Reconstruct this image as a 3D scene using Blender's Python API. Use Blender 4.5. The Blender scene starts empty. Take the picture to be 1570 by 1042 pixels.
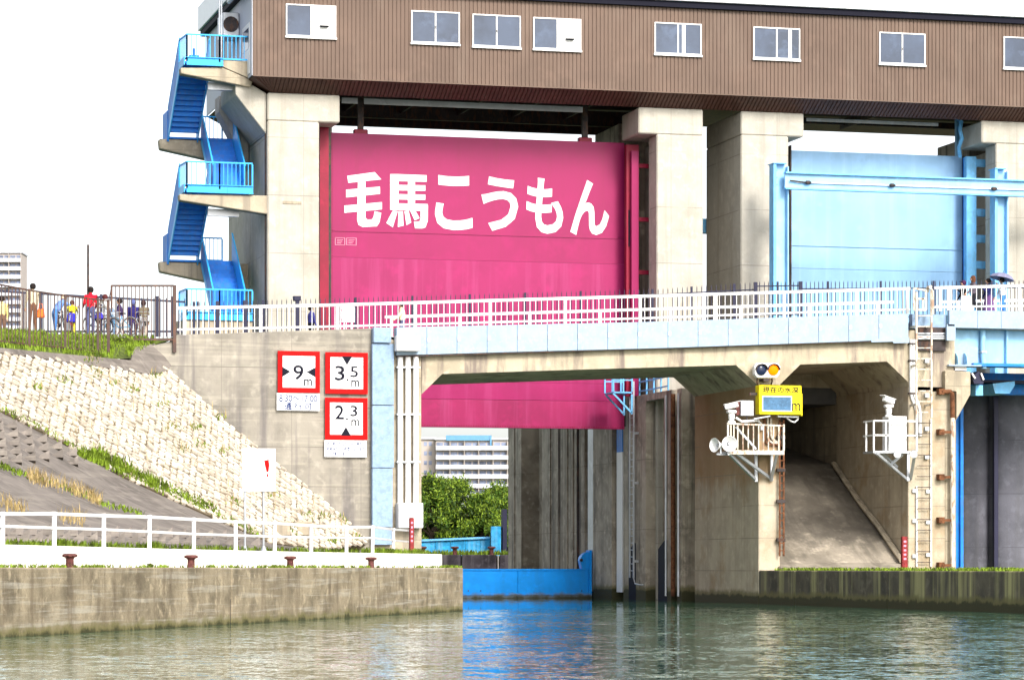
import bpy, bmesh, math, random
from mathutils import Vector, Matrix
R = random.Random(7)
SC = bpy.context.scene
COL = SC.collection

# ---------------------------------------------------------------- camera, light, sky
# The world axes follow the lock: +X along the gate front, +Y into the lock, +Z up, water at z = 0.
TH = math.atan(0.2606); C, S = math.cos(TH), math.sin(TH)
F = 4738.0; CX, HZ, CZ = 785.0, 869.0, 1.40
cam = bpy.data.cameras.new('camera'); camo = bpy.data.objects.new('camera', cam); COL.objects.link(camo)
camo.location = (0, 0, CZ); camo.rotation_euler = (math.radians(90), 0, -TH)
cam.sensor_width = 36; cam.lens = 36 * F / 1570; cam.shift_y = (HZ - 521) / 1570
cam.clip_start = 1; cam.clip_end = 6000
SC.camera = camo

SUN_EL, SUN_AZ = math.radians(34), math.radians(168)      # azimuth clockwise from +Y (light comes from the front right)
sdir = Vector((math.sin(SUN_AZ) * math.cos(SUN_EL), math.cos(SUN_AZ) * math.cos(SUN_EL), math.sin(SUN_EL)))
wd = bpy.data.worlds.new('World'); SC.world = wd; wd.use_nodes = True
nt = wd.node_tree; nt.nodes.clear()
wo = nt.nodes.new('ShaderNodeOutputWorld'); bg = nt.nodes.new('ShaderNodeBackground')
sky = nt.nodes.new('ShaderNodeTexSky'); sky.sky_type = 'NISHITA'; sky.sun_disc = False
sky.sun_elevation = SUN_EL; sky.sun_rotation = SUN_AZ; sky.air_density = 1.0; sky.dust_density = 3.0; sky.ozone_density = 1.0
hs = nt.nodes.new('ShaderNodeHueSaturation'); hs.inputs['Saturation'].default_value = 0.3
nt.links.new(sky.outputs[0], hs.inputs['Color']); nt.links.new(hs.outputs[0], bg.inputs[0])
bg.inputs[1].default_value = 0.15
nt.links.new(bg.outputs[0], wo.inputs[0])
sl = bpy.data.lights.new('sun', 'SUN'); sl.energy = 1.7; sl.angle = math.radians(14); sl.color = (1, .95, .87)
so = bpy.data.objects.new('sun', sl); COL.objects.link(so); so.rotation_euler = sdir.to_track_quat('Z', 'Y').to_euler()
vs = SC.view_settings; vs.view_transform = 'Standard'; vs.look = 'None'; vs.gamma = 1; vs.use_curve_mapping = False
vs.exposure = 1.17

# ---------------------------------------------------------------- helpers: places
def _ray(x, y):
    a = (x - CX) / F
    return Vector((a * C + S, C - a * S, (HZ - y) / F))
O = Vector((0, 0, CZ))
def pv(x, y, v): r = _ray(x, y); return O + r * (v / r.y)
def pu(x, y, u): r = _ray(x, y); return O + r * (u / r.x)
def pY(x, y, Y): return O + _ray(x, y) * Y
def pz(x, y, z): r = _ray(x, y); return O + r * ((z - CZ) / r.z)
def ppl(x, y, p, n): r = _ray(x, y); return O + r * ((p - O).dot(n) / r.dot(n))
def pln(x, y, p, d): return ppl(x, y, p, Vector((-d.y, d.x, 0)))
def proj(p):
    Y = p.x * S + p.y * C; X = p.x * C - p.y * S
    return CX + F * X / Y, HZ - (p.z - CZ) * F / Y
def yi(pts, x):
    if x <= pts[0][0]: (a, b), (c, d) = pts[0], pts[1]
    elif x >= pts[-1][0]: (a, b), (c, d) = pts[-2], pts[-1]
    else:
        for k in range(len(pts) - 1):
            if pts[k][0] <= x <= pts[k + 1][0]: (a, b), (c, d) = pts[k], pts[k + 1]; break
    return b + (d - b) * (x - a) / (c - a)
def inpoly(x, y, P):
    r = False; j = len(P) - 1
    for i in range(len(P)):
        xi, y_i = P[i]; xj, yj = P[j]
        if (y_i > y) != (yj > y) and x < (xj - xi) * (y - y_i) / (yj - y_i) + xi: r = not r
        j = i
    return r

# ---------------------------------------------------------------- helpers: meshes
class MB:
    def __init__(s): s.v = []; s.f = []; s.m = []; s.k = 0
    def add(s, vs_, fs):
        b = len(s.v); s.v += [Vector(p) for p in vs_]
        for f in fs: s.f.append([i + b for i in f]); s.m.append(s.k)
        return s
    def box(s, x0, x1, y0, y1, z0, z1):
        if x0 > x1: x0, x1 = x1, x0
        if y0 > y1: y0, y1 = y1, y0
        if z0 > z1: z0, z1 = z1, z0
        return s.hexa([(x0, y0, z0), (x1, y0, z0), (x1, y1, z0), (x0, y1, z0), (x0, y0, z1), (x1, y0, z1), (x1, y1, z1), (x0, y1, z1)])
    def hexa(s, p): return s.add(p, [(0, 3, 2, 1), (4, 5, 6, 7), (0, 1, 5, 4), (1, 2, 6, 5), (2, 3, 7, 6), (3, 0, 4, 7)])
    def bar(s, a, b, w, h=None, up=(0, 0, 1)):
        a, b = Vector(a), Vector(b); h = h or w; d = (b - a).normalized(); u = Vector(up)
        if abs(d.dot(u)) > .98: u = Vector((0, 1, 0))
        sd = d.cross(u).normalized(); u = sd.cross(d).normalized(); sd *= w / 2; u *= h / 2
        return s.hexa([a - sd - u, a + sd - u, b + sd - u, b - sd - u, a - sd + u, a + sd + u, b + sd + u, b - sd + u])
    def tube(s, a, b, r, n=8, r2=None, caps=True):
        a, b = Vector(a), Vector(b); r2 = r if r2 is None else r2; d = (b - a).normalized()
        u = d.orthogonal().normalized(); w = d.cross(u); P = []
        for p, rr in ((a, r), (b, r2)):
            for k in range(n):
                t = 2 * math.pi * k / n; P.append(p + (u * math.cos(t) + w * math.sin(t)) * rr)
        fs = [(k, (k + 1) % n, n + (k + 1) % n, n + k) for k in range(n)]
        if caps: fs += [tuple(range(n - 1, -1, -1)), tuple(range(n, 2 * n))]
        return s.add(P, fs)
    def path(s, pts, r, n=8):
        pts = [Vector(p) for p in pts]; rings = []
        for i, p in enumerate(pts):
            d = (pts[min(i + 1, len(pts) - 1)] - pts[max(i - 1, 0)]).normalized()
            u = d.cross(Vector((.13, .31, .94))).normalized(); w = d.cross(u)
            rings.append([p + (u * math.cos(2 * math.pi * k / n) + w * math.sin(2 * math.pi * k / n)) * r for k in range(n)])
        fs = []
        for i in range(len(pts) - 1):
            for k in range(n): fs.append((i * n + k, i * n + (k + 1) % n, (i + 1) * n + (k + 1) % n, (i + 1) * n + k))
        fs += [tuple(range(n - 1, -1, -1)), tuple(range((len(pts) - 1) * n, len(pts) * n))]
        return s.add([q for r_ in rings for q in r_], fs)
    def lathe(s, prof, n=16, o=(0, 0, 0), ax=(0, 0, 1)):
        o = Vector(o); d = Vector(ax).normalized(); u = d.orthogonal().normalized(); w = d.cross(u); P = []
        for r, h in prof:
            for k in range(n):
                t = 2 * math.pi * k / n; P.append(o + d * h + (u * math.cos(t) + w * math.sin(t)) * r)
        m = len(prof)
        fs = [(i * n + k, i * n + (k + 1) % n, (i + 1) * n + (k + 1) % n, (i + 1) * n + k) for i in range(m - 1) for k in range(n)]
        fs += [tuple(range(n - 1, -1, -1)), tuple(range((m - 1) * n, m * n))]
        return s.add(P, fs)
    def prism(s, pts, vec):
        pts = [Vector(p) for p in pts]; vec = Vector(vec); n = len(pts)
        return s.add(pts + [p + vec for p in pts], [tuple(range(n)), tuple(range(2 * n - 1, n - 1, -1))] + [(i, i + n, (i + 1) % n + n, (i + 1) % n) for i in range(n)])
    def polyv(s, pix, v0, v1):          # an outline given on the plane y = v0, pushed back to y = v1
        return s.prism([pv(x, y, v0) for x, y in pix], (0, v1 - v0, 0))
    def mesh(s, name, mats, org, bev=0, smooth=False):
        me = bpy.data.meshes.new(name)
        me.from_pydata([p - org for p in s.v], [], s.f)
        for m in mats: me.materials.append(m)
        me.polygons.foreach_set('material_index', s.m)
        bm = bmesh.new(); bm.from_mesh(me)
        bmesh.ops.recalc_face_normals(bm, faces=bm.faces)
        if bev:
            es = [e for e in bm.edges if e.is_manifold and e.calc_face_angle(0) > .6]
            bmesh.ops.bevel(bm, geom=es, offset=bev, segments=1, affect='EDGES', clamp_overlap=True)
        bm.to_mesh(me); bm.free()
        if smooth:
            me.polygons.foreach_set('use_smooth', [True] * len(me.polygons))
            me.set_sharp_from_angle(angle=math.radians(40))
        return me
    def base(s):
        n = len(s.v); lo = [min(p[i] for p in s.v) for i in range(3)]; hi = [max(p[i] for p in s.v) for i in range(3)]
        return Vector(((lo[0] + hi[0]) / 2, (lo[1] + hi[1]) / 2, lo[2]))

def props(o, label=None, cat=None, group=None, kind=None):
    if label: o['label'] = label
    if cat: o['category'] = cat
    if group: o['group'] = group
    if kind: o['kind'] = kind
    return o
ORG = {}
def thing(name, label, cat, loc, group=None):
    o = bpy.data.objects.new(name, None); COL.objects.link(o); o.location = loc; o.empty_display_size = .2
    ORG[o] = Vector(loc); return props(o, label, cat, group)
def solo(name, mb, mat, label=None, cat=None, group=None, kind=None, **k):
    org = mb.base(); mats = mat if isinstance(mat, list) else [mat]
    o = bpy.data.objects.new(name, mb.mesh(name, mats, org, **k)); COL.objects.link(o); o.location = org; ORG[o] = org
    return props(o, label, cat, group, kind)
def part(par, name, mb, mat, label=None, kind=None, **k):
    org = mb.base(); mats = mat if isinstance(mat, list) else [mat]
    o = bpy.data.objects.new(name, mb.mesh(name, mats, org, **k)); COL.objects.link(o); o.parent = par
    o.location = org - ORG[par]; ORG[o] = org
    return props(o, label, None, None, kind)
def inst(par, name, me, loc, rot=None, scale=None, label=None):
    o = bpy.data.objects.new(name, me); COL.objects.link(o); o.parent = par; o.location = Vector(loc) - ORG[par]; ORG[o] = Vector(loc)
    if rot is not None: o.rotation_euler = rot
    if scale is not None: o.scale = scale
    return props(o, label)
Z0 = Vector((0, 0, 0))
def lmesh(name, mb, mat, **k): return mb.mesh(name, mat if isinstance(mat, list) else [mat], Z0, **k)
_tc = {}
def text(body, bold=0.0):
    if (body, bold) in _tc: return _tc[body, bold]
    c = bpy.data.curves.new('lettering', 'FONT'); c.body = body; c.offset = bold; c.resolution_u = 3
    o = bpy.data.objects.new('lettering', c); COL.objects.link(o)
    m = bpy.data.meshes.new_from_object(o.evaluated_get(bpy.context.evaluated_depsgraph_get()))
    r = ([Vector(q.co) for q in m.vertices], [list(p.vertices) for p in m.polygons])
    bpy.data.objects.remove(o); bpy.data.curves.remove(c); bpy.data.meshes.remove(m); _tc[body, bold] = r
    return r
def letter(par, name, body, pix, v, mat, bold=0.0, label=None, thick=0):
    """lettering whose bounding box fills pix = (x0, x1, ytop, ybottom), lying on the plane y = v"""
    vs_, fs = text(body, bold)
    x0, x1, y0, y1 = pix; A = pv(x0, y1, v); B = pv(x1, y0, v)
    lx = min(p.x for p in vs_); hx = max(p.x for p in vs_); ly = min(p.y for p in vs_); hy = max(p.y for p in vs_)
    P = [Vector((A.x + (p.x - lx) / (hx - lx) * (B.x - A.x), v, A.z + (p.y - ly) / (hy - ly) * (B.z - A.z))) for p in vs_]
    mb = MB(); mb.add(P, fs)
    return part(par, name, mb, mat, label=label)

# ---------------------------------------------------------------- helpers: materials
def M(name, col, rough=.6, metal=0.0, var=.12, vs=.8, streak=0.0, scol=(.12, .09, .06), sscale=(2.2, 2.2, .1), blot=0.0, bcol=(.2, .16, .1), bscale=.5,
      joint=0, algae=0.0, bump=0.0, bumps=14, hband=0.0, hcol=(.6, .56, .48), emit=0.0, spec=.22, above=None, fine=.0, jv=0, rust=0.0):
    m = bpy.data.materials.new(name); m.use_nodes = True; t = m.node_tree; N = t.nodes; L = t.links; N.clear()
    out = N.new('ShaderNodeOutputMaterial'); b = N.new('ShaderNodeBsdfPrincipled'); L.new(b.outputs[0], out.inputs[0])
    b.inputs['Roughness'].default_value = rough; b.inputs['Metallic'].default_value = metal; b.inputs['Specular IOR Level'].default_value = spec
    geo = N.new('ShaderNodeNewGeometry'); pos = geo.outputs['Position']
    def noise(scale, det=4, rgh=.6, sc=None, off=0):
        src = pos
        if sc or off:
            mp = N.new('ShaderNodeMapping'); mp.inputs['Scale'].default_value = sc or (1, 1, 1); mp.inputs['Location'].default_value = (off, off * .7, off * .3)
            L.new(pos, mp.inputs[0]); src = mp.outputs[0]
        n = N.new('ShaderNodeTexNoise'); n.inputs['Scale'].default_value = scale; n.inputs['Detail'].default_value = det; n.inputs['Roughness'].default_value = rgh
        L.new(src, n.inputs['Vector']); return n.outputs['Fac']
    def rng(v, a, c, lo=0., hi=1.):
        r = N.new('ShaderNodeMapRange'); r.interpolation_type = 'SMOOTHSTEP'
        for i, q in enumerate((a, c, lo, hi)): r.inputs[i + 1].default_value = q
        L.new(v, r.inputs[0]); return r.outputs[0]
    def mul(a, c):
        q = N.new('ShaderNodeMath'); q.operation = 'MULTIPLY'; L.new(a, q.inputs[0])
        if isinstance(c, float): q.inputs[1].default_value = c
        else: L.new(c, q.inputs[1])
        return q.outputs[0]
    def mix(a, colr, f, mode='MIX'):
        q = N.new('ShaderNodeMix'); q.data_type = 'RGBA'; q.blend_type = mode
        if isinstance(f, float): q.inputs[0].default_value = f
        else: L.new(f, q.inputs[0])
        L.new(a, q.inputs[6]); q.inputs[7].default_value = (*colr, 1); return q.outputs[2]
    rgb = N.new('ShaderNodeRGB'); rgb.outputs[0].default_value = (*col, 1); c = rgb.outputs[0]
    if var:
        c = mix(c, tuple(max(0, q * (1 - 2.2 * var)) for q in col), rng(noise(vs, 5), .35, .7))
        c = mix(c, tuple(min(1, q * (1 + 1.2 * var)) for q in col), rng(noise(vs * 3.1, 4, off=11), .5, .72))
    if fine: c = mix(c, tuple(q * .45 for q in col), mul(rng(noise(28, 3, .7), .52, .75), fine))
    if hband: c = mix(c, hcol, mul(rng(noise(1, 5, .65, sc=(.22, .22, 8.), off=3), .5, .66), hband))
    if blot: c = mix(c, bcol, mul(rng(noise(bscale, 6, .65, off=23), .5, .66), blot))
    if streak: c = mix(c, scol, mul(rng(noise(1, 5, .62, sc=sscale, off=5), .48, .68), streak))
    if above:
        sp = N.new('ShaderNodeSeparateXYZ'); L.new(pos, sp.inputs[0])
        ad = N.new('ShaderNodeMath'); ad.operation = 'MULTIPLY_ADD'; ad.inputs[1].default_value = 2.4; L.new(noise(.8, 5, .7, sc=(1, 1, .35), off=31), ad.inputs[0]); L.new(sp.outputs[2], ad.inputs[2])
        c = mix(c, above[1], mul(rng(ad.outputs[0], above[0], above[0] + .8), .65))
    if rust: c = mix(c, (.20, .07, .02), mul(rng(noise(2.2, 6, .7, sc=(3, 3, 1), off=9), .5, .6), rust))
    hgt = None
    if joint or jv:
        sp = N.new('ShaderNodeSeparateXYZ'); L.new(pos, sp.inputs[0])
        def line(o, per, w):
            d = N.new('ShaderNodeMath'); d.operation = 'DIVIDE'; d.inputs[1].default_value = per; L.new(o, d.inputs[0])
            f = N.new('ShaderNodeMath'); f.operation = 'FRACT'; L.new(d.outputs[0], f.inputs[0])
            q = N.new('ShaderNodeMath'); q.operation = 'LESS_THAN'; q.inputs[1].default_value = w / per; L.new(f.outputs[0], q.inputs[0]); return q.outputs[0]
        if joint: c = mix(c, tuple(q * .5 for q in col), mul(line(sp.outputs[2], joint, .035), mul(rng(noise(.6, 2, off=2), .3, .6), .8)))
        if jv:
            c = mix(c, tuple(q * .55 for q in col), mul(line(sp.outputs[0], jv, .03), .5))
            c = mix(c, tuple(q * .55 for q in col), mul(line(sp.outputs[1], jv, .03), .5))
    if algae:
        sp = N.new('ShaderNodeSeparateXYZ'); L.new(pos, sp.inputs[0])
        ad = N.new('ShaderNodeMath'); ad.operation = 'MULTIPLY_ADD'; ad.inputs[1].default_value = .5; L.new(noise(1.5, 5, .7), ad.inputs[0]); L.new(sp.outputs[2], ad.inputs[2])
        c = mix(c, (.13, .115, .045), mul(rng(ad.outputs[0], .50 + algae, .30 + algae), .85))
        c = mix(c, (.035, .035, .015), mul(rng(ad.outputs[0], .33 + algae * .9, .22 + algae * .9), .92))
    L.new(c, b.inputs['Base Color'])
    if bump:
        bp = N.new('ShaderNodeBump'); bp.inputs['Strength'].default_value = min(1, bump); bp.inputs['Distance'].default_value = .03
        L.new(noise(bumps, 5, .65), bp.inputs['Height']); L.new(bp.outputs[0], b.inputs['Normal'])
    if emit: b.inputs['Emission Color'].default_value = (*col, 1); b.inputs['Emission Strength'].default_value = emit
    return m

CON = dict(rough=.85, spec=.3, bump=.35)
m_pier = M('pier_concrete', (.43, .40, .345), var=.08, blot=.25, bcol=(.30, .265, .20), bscale=.7, fine=.3, streak=.4, scol=(.28, .25, .20), joint=2.4, jv=1.6, **CON)
m_con = M('old_concrete', (.40, .34, .25), var=.13, streak=.55, scol=(.14, .12, .10), blot=.3, bcol=(.22, .19, .15), joint=1.2, algae=.25, **CON)
m_wall = M('abutment_concrete', (.27, .245, .205), var=.16, streak=.7, scol=(.10, .09, .095), sscale=(1.3, 1.3, .09), hband=.3, hcol=(.44, .40, .32), joint=1.45, jv=2.6, **CON)
m_beam = M('beam_concrete', (.43, .37, .27), var=.1, streak=.75, scol=(.12, .09, .09), sscale=(1.6, 1.6, .22), blot=.2, **CON)
m_lock = M('lock_wall_concrete', (.41, .355, .28), var=.2, streak=.9, scol=(.06, .05, .05), sscale=(2.6, 2.6, .05), joint=3.0, algae=.45, **CON)
m_bpier = M('bridge_pier_concrete', (.42, .36, .27), above=(5.6, (.27, .155, .06)), var=.1, blot=.5, bcol=(.24, .15, .06), bscale=.45, joint=1.25, jv=1.9, algae=.35, streak=.25, **CON)
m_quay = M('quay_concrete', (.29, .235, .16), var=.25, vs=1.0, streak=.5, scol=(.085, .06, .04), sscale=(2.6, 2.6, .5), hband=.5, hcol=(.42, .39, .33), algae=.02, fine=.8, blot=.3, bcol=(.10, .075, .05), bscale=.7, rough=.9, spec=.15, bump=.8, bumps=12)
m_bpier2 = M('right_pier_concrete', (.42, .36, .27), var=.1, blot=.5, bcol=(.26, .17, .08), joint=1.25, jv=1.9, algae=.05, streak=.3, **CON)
m_quayr = M('dark_quay_concrete', (.105, .09, .065), var=.25, streak=.85, scol=(.38, .35, .16), sscale=(1.5, 1.5, .06), blot=.5, bcol=(.05, .045, .04), algae=.3, fine=.4, **CON)  # one dark base tone with pale yellowish streaks
m_stone = [M('pale_stone_%s' % n, c, var=.18, vs=2.5, fine=.55, blot=.35, bcol=(.30, .24, .16), bscale=.35, rough=.9, spec=.2, bump=.7, bumps=8) for n, c in
           (('cream', (.56, .50, .41)), ('warm', (.53, .46, .37)), ('white', (.61, .56, .48)), ('tan', (.47, .41, .33)))]
m_mort = M('mortar', (.17, .135, .09), var=.2, rough=.95, spec=.1)
m_slope = M('dark_slope_concrete', (.19, .165, .145), var=.2, vs=.7, hband=.3, hcol=(.34, .30, .25), fine=.4, blot=.3, bcol=(.12, .10, .09), bump=.5, rough=.9, spec=.2)
m_whitewall = M('white_parapet_paint', (.80, .76, .68), var=.05, fine=.2, streak=.15, scol=(.55, .48, .36), rough=.8, bump=.2)
m_white = M('white_paint', (.72, .715, .71), var=.03, rough=.4, streak=.12, scol=(.5, .42, .32))
m_whiter = M('rust_streaked_white_paint', (.60, .56, .47), var=.06, rough=.5, rust=.75)
m_galv = M('galvanised_steel', (.48, .50, .53), rough=.4, metal=.5, var=.1)
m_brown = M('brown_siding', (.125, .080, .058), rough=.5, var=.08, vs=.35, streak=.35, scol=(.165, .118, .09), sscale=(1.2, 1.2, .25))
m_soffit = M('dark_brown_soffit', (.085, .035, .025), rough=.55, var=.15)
m_roof = M('white_roof_edge', (.82, .82, .84), rough=.4, var=.02)
m_dark = M('dark_steel', (.045, .035, .035), rough=.6, var=.2, rust=.3)
m_pink = M('pink_gate_paint', (.27, .006, .08), rough=.42, var=.06, vs=.35, streak=.55, scol=(.24, .008, .068), sscale=(3, 3, .1))
m_pink2 = M('pink_gate_paint_lower', (.285, .008, .088), rough=.42, var=.07, vs=.4, streak=.5, scol=(.33, .03, .13), sscale=(2.4, 2.4, .1))
m_pink3 = M('pink_gate_paint_faded', (.28, .011, .08), rough=.45, var=.09, vs=.6, streak=.5, scol=(.38, .05, .16), sscale=(2.4, 2.4, .1))
m_red = M('crimson_steel', (.23, .004, .028), rough=.45, var=.1)
m_pinkl = M('pale_pink_paint', (.62, .26, .36), rough=.6, var=.02)
m_lblue = M('pale_blue_gate_paint', (.25, .45, .68), rough=.4, var=.06, vs=.4, streak=.3, scol=(.34, .56, .78), sscale=(3, 3, .08))
m_sblue = M('sky_blue_steel', (.16, .48, .82), rough=.45, var=.1, streak=.3, scol=(.26, .52, .74), rust=.12)
m_blue = M('stair_blue_paint', (.008, .19, .66), rough=.5, var=.12, streak=.3, scol=(.04, .24, .6), rust=.12)
m_cyan = M('cyan_rail_paint', (.04, .38, .78), rough=.42, var=.06)
m_gblue = M('low_gate_blue', (.002, .30, .92), rough=.4, var=.08, streak=.25, scol=(.02, .18, .5), sscale=(2, 2, .3), algae=.05)
m_fasc = M('pale_blue_fascia', (.30, .39, .50), rough=.55, var=.06, vs=2.5, fine=.12, streak=.15, scol=(.22, .31, .44))
m_clad = M('blue_grey_cladding', (.24, .34, .48), rough=.55, var=.1, vs=4, fine=.25)
m_gird = M('girder_blue', (.28, .52, .73), rough=.45, var=.08, streak=.2, scol=(.15, .36, .6))
m_glass = M('window_glass', (.05, .07, .115), rough=.12, var=.2, vs=.5, spec=.3)
m_navy = M('navy_fence_paint', (.018, .018, .045), rough=.5, var=.1)
m_fence = M('brown_fence_paint', (.075, .045, .038), rough=.55, var=.15, rust=.3)
m_rust = M('rust', (.16, .065, .03), rough=.9, var=.3, vs=5, bump=.5)
m_boll = M('rusty_bollard', (.13, .045, .04), rough=.75, var=.3, vs=6, bump=.5, bumps=20)
m_sred = M('sign_red', (.42, .001, .001), rough=.55, spec=.1, var=.03)
m_swhite = M('sign_white', (.80, .80, .80), rough=.4, var=.02)
m_black = M('sign_black', (.012, .012, .02), rough=.6, var=0, spec=.04)
m_inkb = M('sign_ink_blue', (.012, .03, .12), rough=.6, var=0, spec=.04)
m_yel = M('display_yellow', (.74, .60, .004), rough=.5, var=.03)
m_scr = M('blank_display', (.06, .15, .27), rough=.25, var=.15, vs=3)
m_orange = M('lit_amber_lamp', (1.0, .20, .0), rough=.5, var=0, spec=.05, emit=.18)
m_lampoff = M('unlit_dark_lamp', (.012, .02, .05), rough=.2, var=0)
m_post = M('red_marker_paint', (.26, .03, .032), rough=.7, var=.25, vs=6, fine=.5)
m_grass = M('grass_blade', (.17, .25, .018), rough=.7, var=.35, vs=2, spec=.2)
m_dry = M('dry_grass', (.42, .31, .13), rough=.8, var=.25, vs=3, spec=.2)
m_turf = M('turf_soil', (.10, .13, .025), rough=.9, var=.3, bump=.5)
m_leaf = M('leaf_green', (.055, .115, .012), rough=.6, var=.4, vs=.9, spec=.25)
m_leafl = M('leaf_light_green', (.20, .29, .022), rough=.6, var=.3, vs=1.2, spec=.25)
m_bark = M('bark', (.07, .05, .035), rough=.9, var=.3, vs=5, bump=.6)
m_cool = M('shaded_grey_concrete', (.115, .115, .14), var=.15, streak=.6, scol=(.09, .09, .10), joint=2.2, algae=.2, **CON)  # blue-grey shade under the bridge is put into this base colour
m_path = M('path_asphalt', (.10, .10, .105), rough=.9, var=.15, fine=.3)
m_far = M('far_wall_stone', (.06, .05, .06), rough=.9, var=.3, streak=.5, scol=(.16, .14, .15), bump=.4)
m_farblue = M('far_blue_wall', (.03, .33, .66), rough=.5, var=.2, vs=1.5, streak=.4, scol=(.30, .55, .72))
m_apt = M('apartment_render', (.44, .39, .36), rough=.8, var=.05, vs=.05)
m_apt2 = M('apartment_balcony', (.50, .51, .56), rough=.8, var=.04, vs=.05)
m_aptw = M('apartment_glazing', (.24, .28, .40), rough=.3, var=.3, vs=.15)
m_aptb = M('apartment_blue_trim', (.12, .28, .44), rough=.7, var=.05)
# ---------------------------------------------------------------- main planes
VB, VBK = 112.0, 119.3          # bridge front and back
VP = 126.5                      # fronts of the gate towers
VF = 125.5                      # front of the control house
VG = 129.1                      # gate leaves
UW = pv(1163, 600, VB).x        # right-hand wall of the lock chamber
UL = pv(647, 600, VB).x         # left-hand wall
def U(x, v): return pv(x, 500, v).x
def vw(x): return UW / _ray(x, 500).x * _ray(x, 500).y     # depth of image column x on the right-hand chamber wall

# ---------------------------------------------------------------- water
WAVE = (.20, .36, .52)
wm = bpy.data.materials.new('lock_water'); wm.use_nodes = True; t = wm.node_tree; N = t.nodes; L = t.links; N.clear()
out = N.new('ShaderNodeOutputMaterial'); b = N.new('ShaderNodeBsdfPrincipled'); L.new(b.outputs[0], out.inputs[0])
b.inputs['Base Color'].default_value = (.045, .125, .075, 1); b.inputs['Roughness'].default_value = .015; b.inputs['IOR'].default_value = 1.33
g = N.new('ShaderNodeNewGeometry'); prev = None
gn = N.new('ShaderNodeTexNoise'); gn.inputs['Scale'].default_value = .09; gn.inputs['Detail'].default_value = 3; L.new(g.outputs['Position'], gn.inputs['Vector'])
gust = N.new('ShaderNodeMapRange'); L.new(gn.outputs[0], gust.inputs[0])      # wind gusts: calmer and rougher patches
for i_, q_ in enumerate((.4, .62, .45, 1.)): gust.inputs[i_ + 1].default_value = q_
spx = N.new('ShaderNodeSeparateXYZ'); L.new(g.outputs['Position'], spx.inputs[0]); shel = N.new('ShaderNodeMapRange'); L.new(spx.outputs[1], shel.inputs[0])   # water lies calmer in the shelter of the lock
for i_, q_ in enumerate((86., 103., 1., .08)): shel.inputs[i_ + 1].default_value = q_
gm = N.new('ShaderNodeMath'); gm.operation = 'MULTIPLY'; L.new(gust.outputs[0], gm.inputs[0]); L.new(shel.outputs[0], gm.inputs[1]); gust = gm
def vm(op, x, y):
    q = N.new('ShaderNodeVectorMath'); q.operation = op
    for k_, s_ in enumerate((x, y)):
        if s_ is None: continue
        if isinstance(s_, tuple): q.inputs[k_].default_value = s_
        else: L.new(s_, q.inputs[k_])
    return q.outputs[0]
tot = None
for sc, amp, dt in ((.9, WAVE[0], 2), (3.4, WAVE[1], 2), (11., WAVE[2], 2)):      # three sizes of wavelets tilt the surface
    mp = N.new('ShaderNodeMapping'); mp.inputs['Scale'].default_value = (sc, sc * .7, 1); L.new(g.outputs['Position'], mp.inputs[0])
    n = N.new('ShaderNodeTexNoise'); n.inputs['Scale'].default_value = 1; n.inputs['Detail'].default_value = dt; L.new(mp.outputs[0], n.inputs['Vector'])
    w_ = vm('MULTIPLY', vm('SUBTRACT', n.outputs['Color'], (.5, .5, .5)), (amp, amp, 0)); tot = w_ if tot is None else vm('ADD', tot, w_)
sc_ = N.new('ShaderNodeVectorMath'); sc_.operation = 'SCALE'; L.new(tot, sc_.inputs[0]); L.new(gust.outputs[0], sc_.inputs['Scale'])
L.new(vm('NORMALIZE', vm('ADD', sc_.outputs[0], (0, 0, 1)), None), b.inputs['Normal'])
mb = MB(); mb.add([(-60, -60, 0), (160, -60, 0), (160, 420, 0), (-60, 420, 0)], [(0, 1, 2, 3)])
solo('water', mb, wm, kind='structure')

# ---------------------------------------------------------------- left quay
q0 = pz(0, 977, 0); q1 = pz(710, 936, 0); qd = (q1 - q0).normalized(); qn = Vector((-qd.y, qd.x, 0))
ZQ = 1.395
def ql(off): return q0 + qn * off
QL = thing('quay_wall', 'long stained concrete quay wall along the left bank', 'wall', q0)
def qblock(s0, s1, z1, dx0=0, dx1=0):
    a, c = q0 + qd * s0, q0 + qd * s1; w = qn * 7
    mb = MB(); mb.prism([Vector((p.x, p.y, -1.5)) for p in (a, c, c + w, a + w)], (0, 0, z1 + 1.5)); return mb
LQ = (q1 - q0).length
sj = (pln(355, 900, q0, qd) - q0).dot(qd); sk = (pln(627, 900, q0, qd) - q0).dot(qd)
part(QL, 'wall_block', qblock(-14, sj - .05, ZQ), m_quay, bev=.03)
part(QL, 'wall_block', qblock(sj + .05, sk - .02, ZQ - .008), m_quay, bev=.03)
part(QL, 'wall_block', qblock(sk + .02, LQ, ZQ - .012), m_quay, bev=.03)
for s_, w_, h_, o_ in ((sj, .049, .62, .03), (sj, .049, ZQ - .2, .12), (sk, .019, ZQ - .2, .05)):  # dark strips in the open joints stand in for their inner shade
    a, c = q0 + qd * (s_ - w_) + qn * o_, q0 + qd * (s_ + w_) + qn * o_; w = qn * .08; mb = MB(); mb.prism([Vector((p.x, p.y, -1.2)) for p in (a, c, c + w, a + w)], (0, 0, h_ + 1.2)); part(QL, 'joint_shade_strip', mb, m_black if h_ < 1 else m_slope)
# ground behind the end of the quay, up to the abutment
e0 = q1 + qn * .4; mb = MB()
mb.prism([Vector((p[0], p[1], -1.5)) for p in ((e0.x, e0.y), (UL + .1, 111.9), (UL - 9, 111.9), (e0 + qn * 6)[:2])], (0, 0, ZQ + 1.46))
solo('quay_ground', mb, m_slope, kind='structure')
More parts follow.
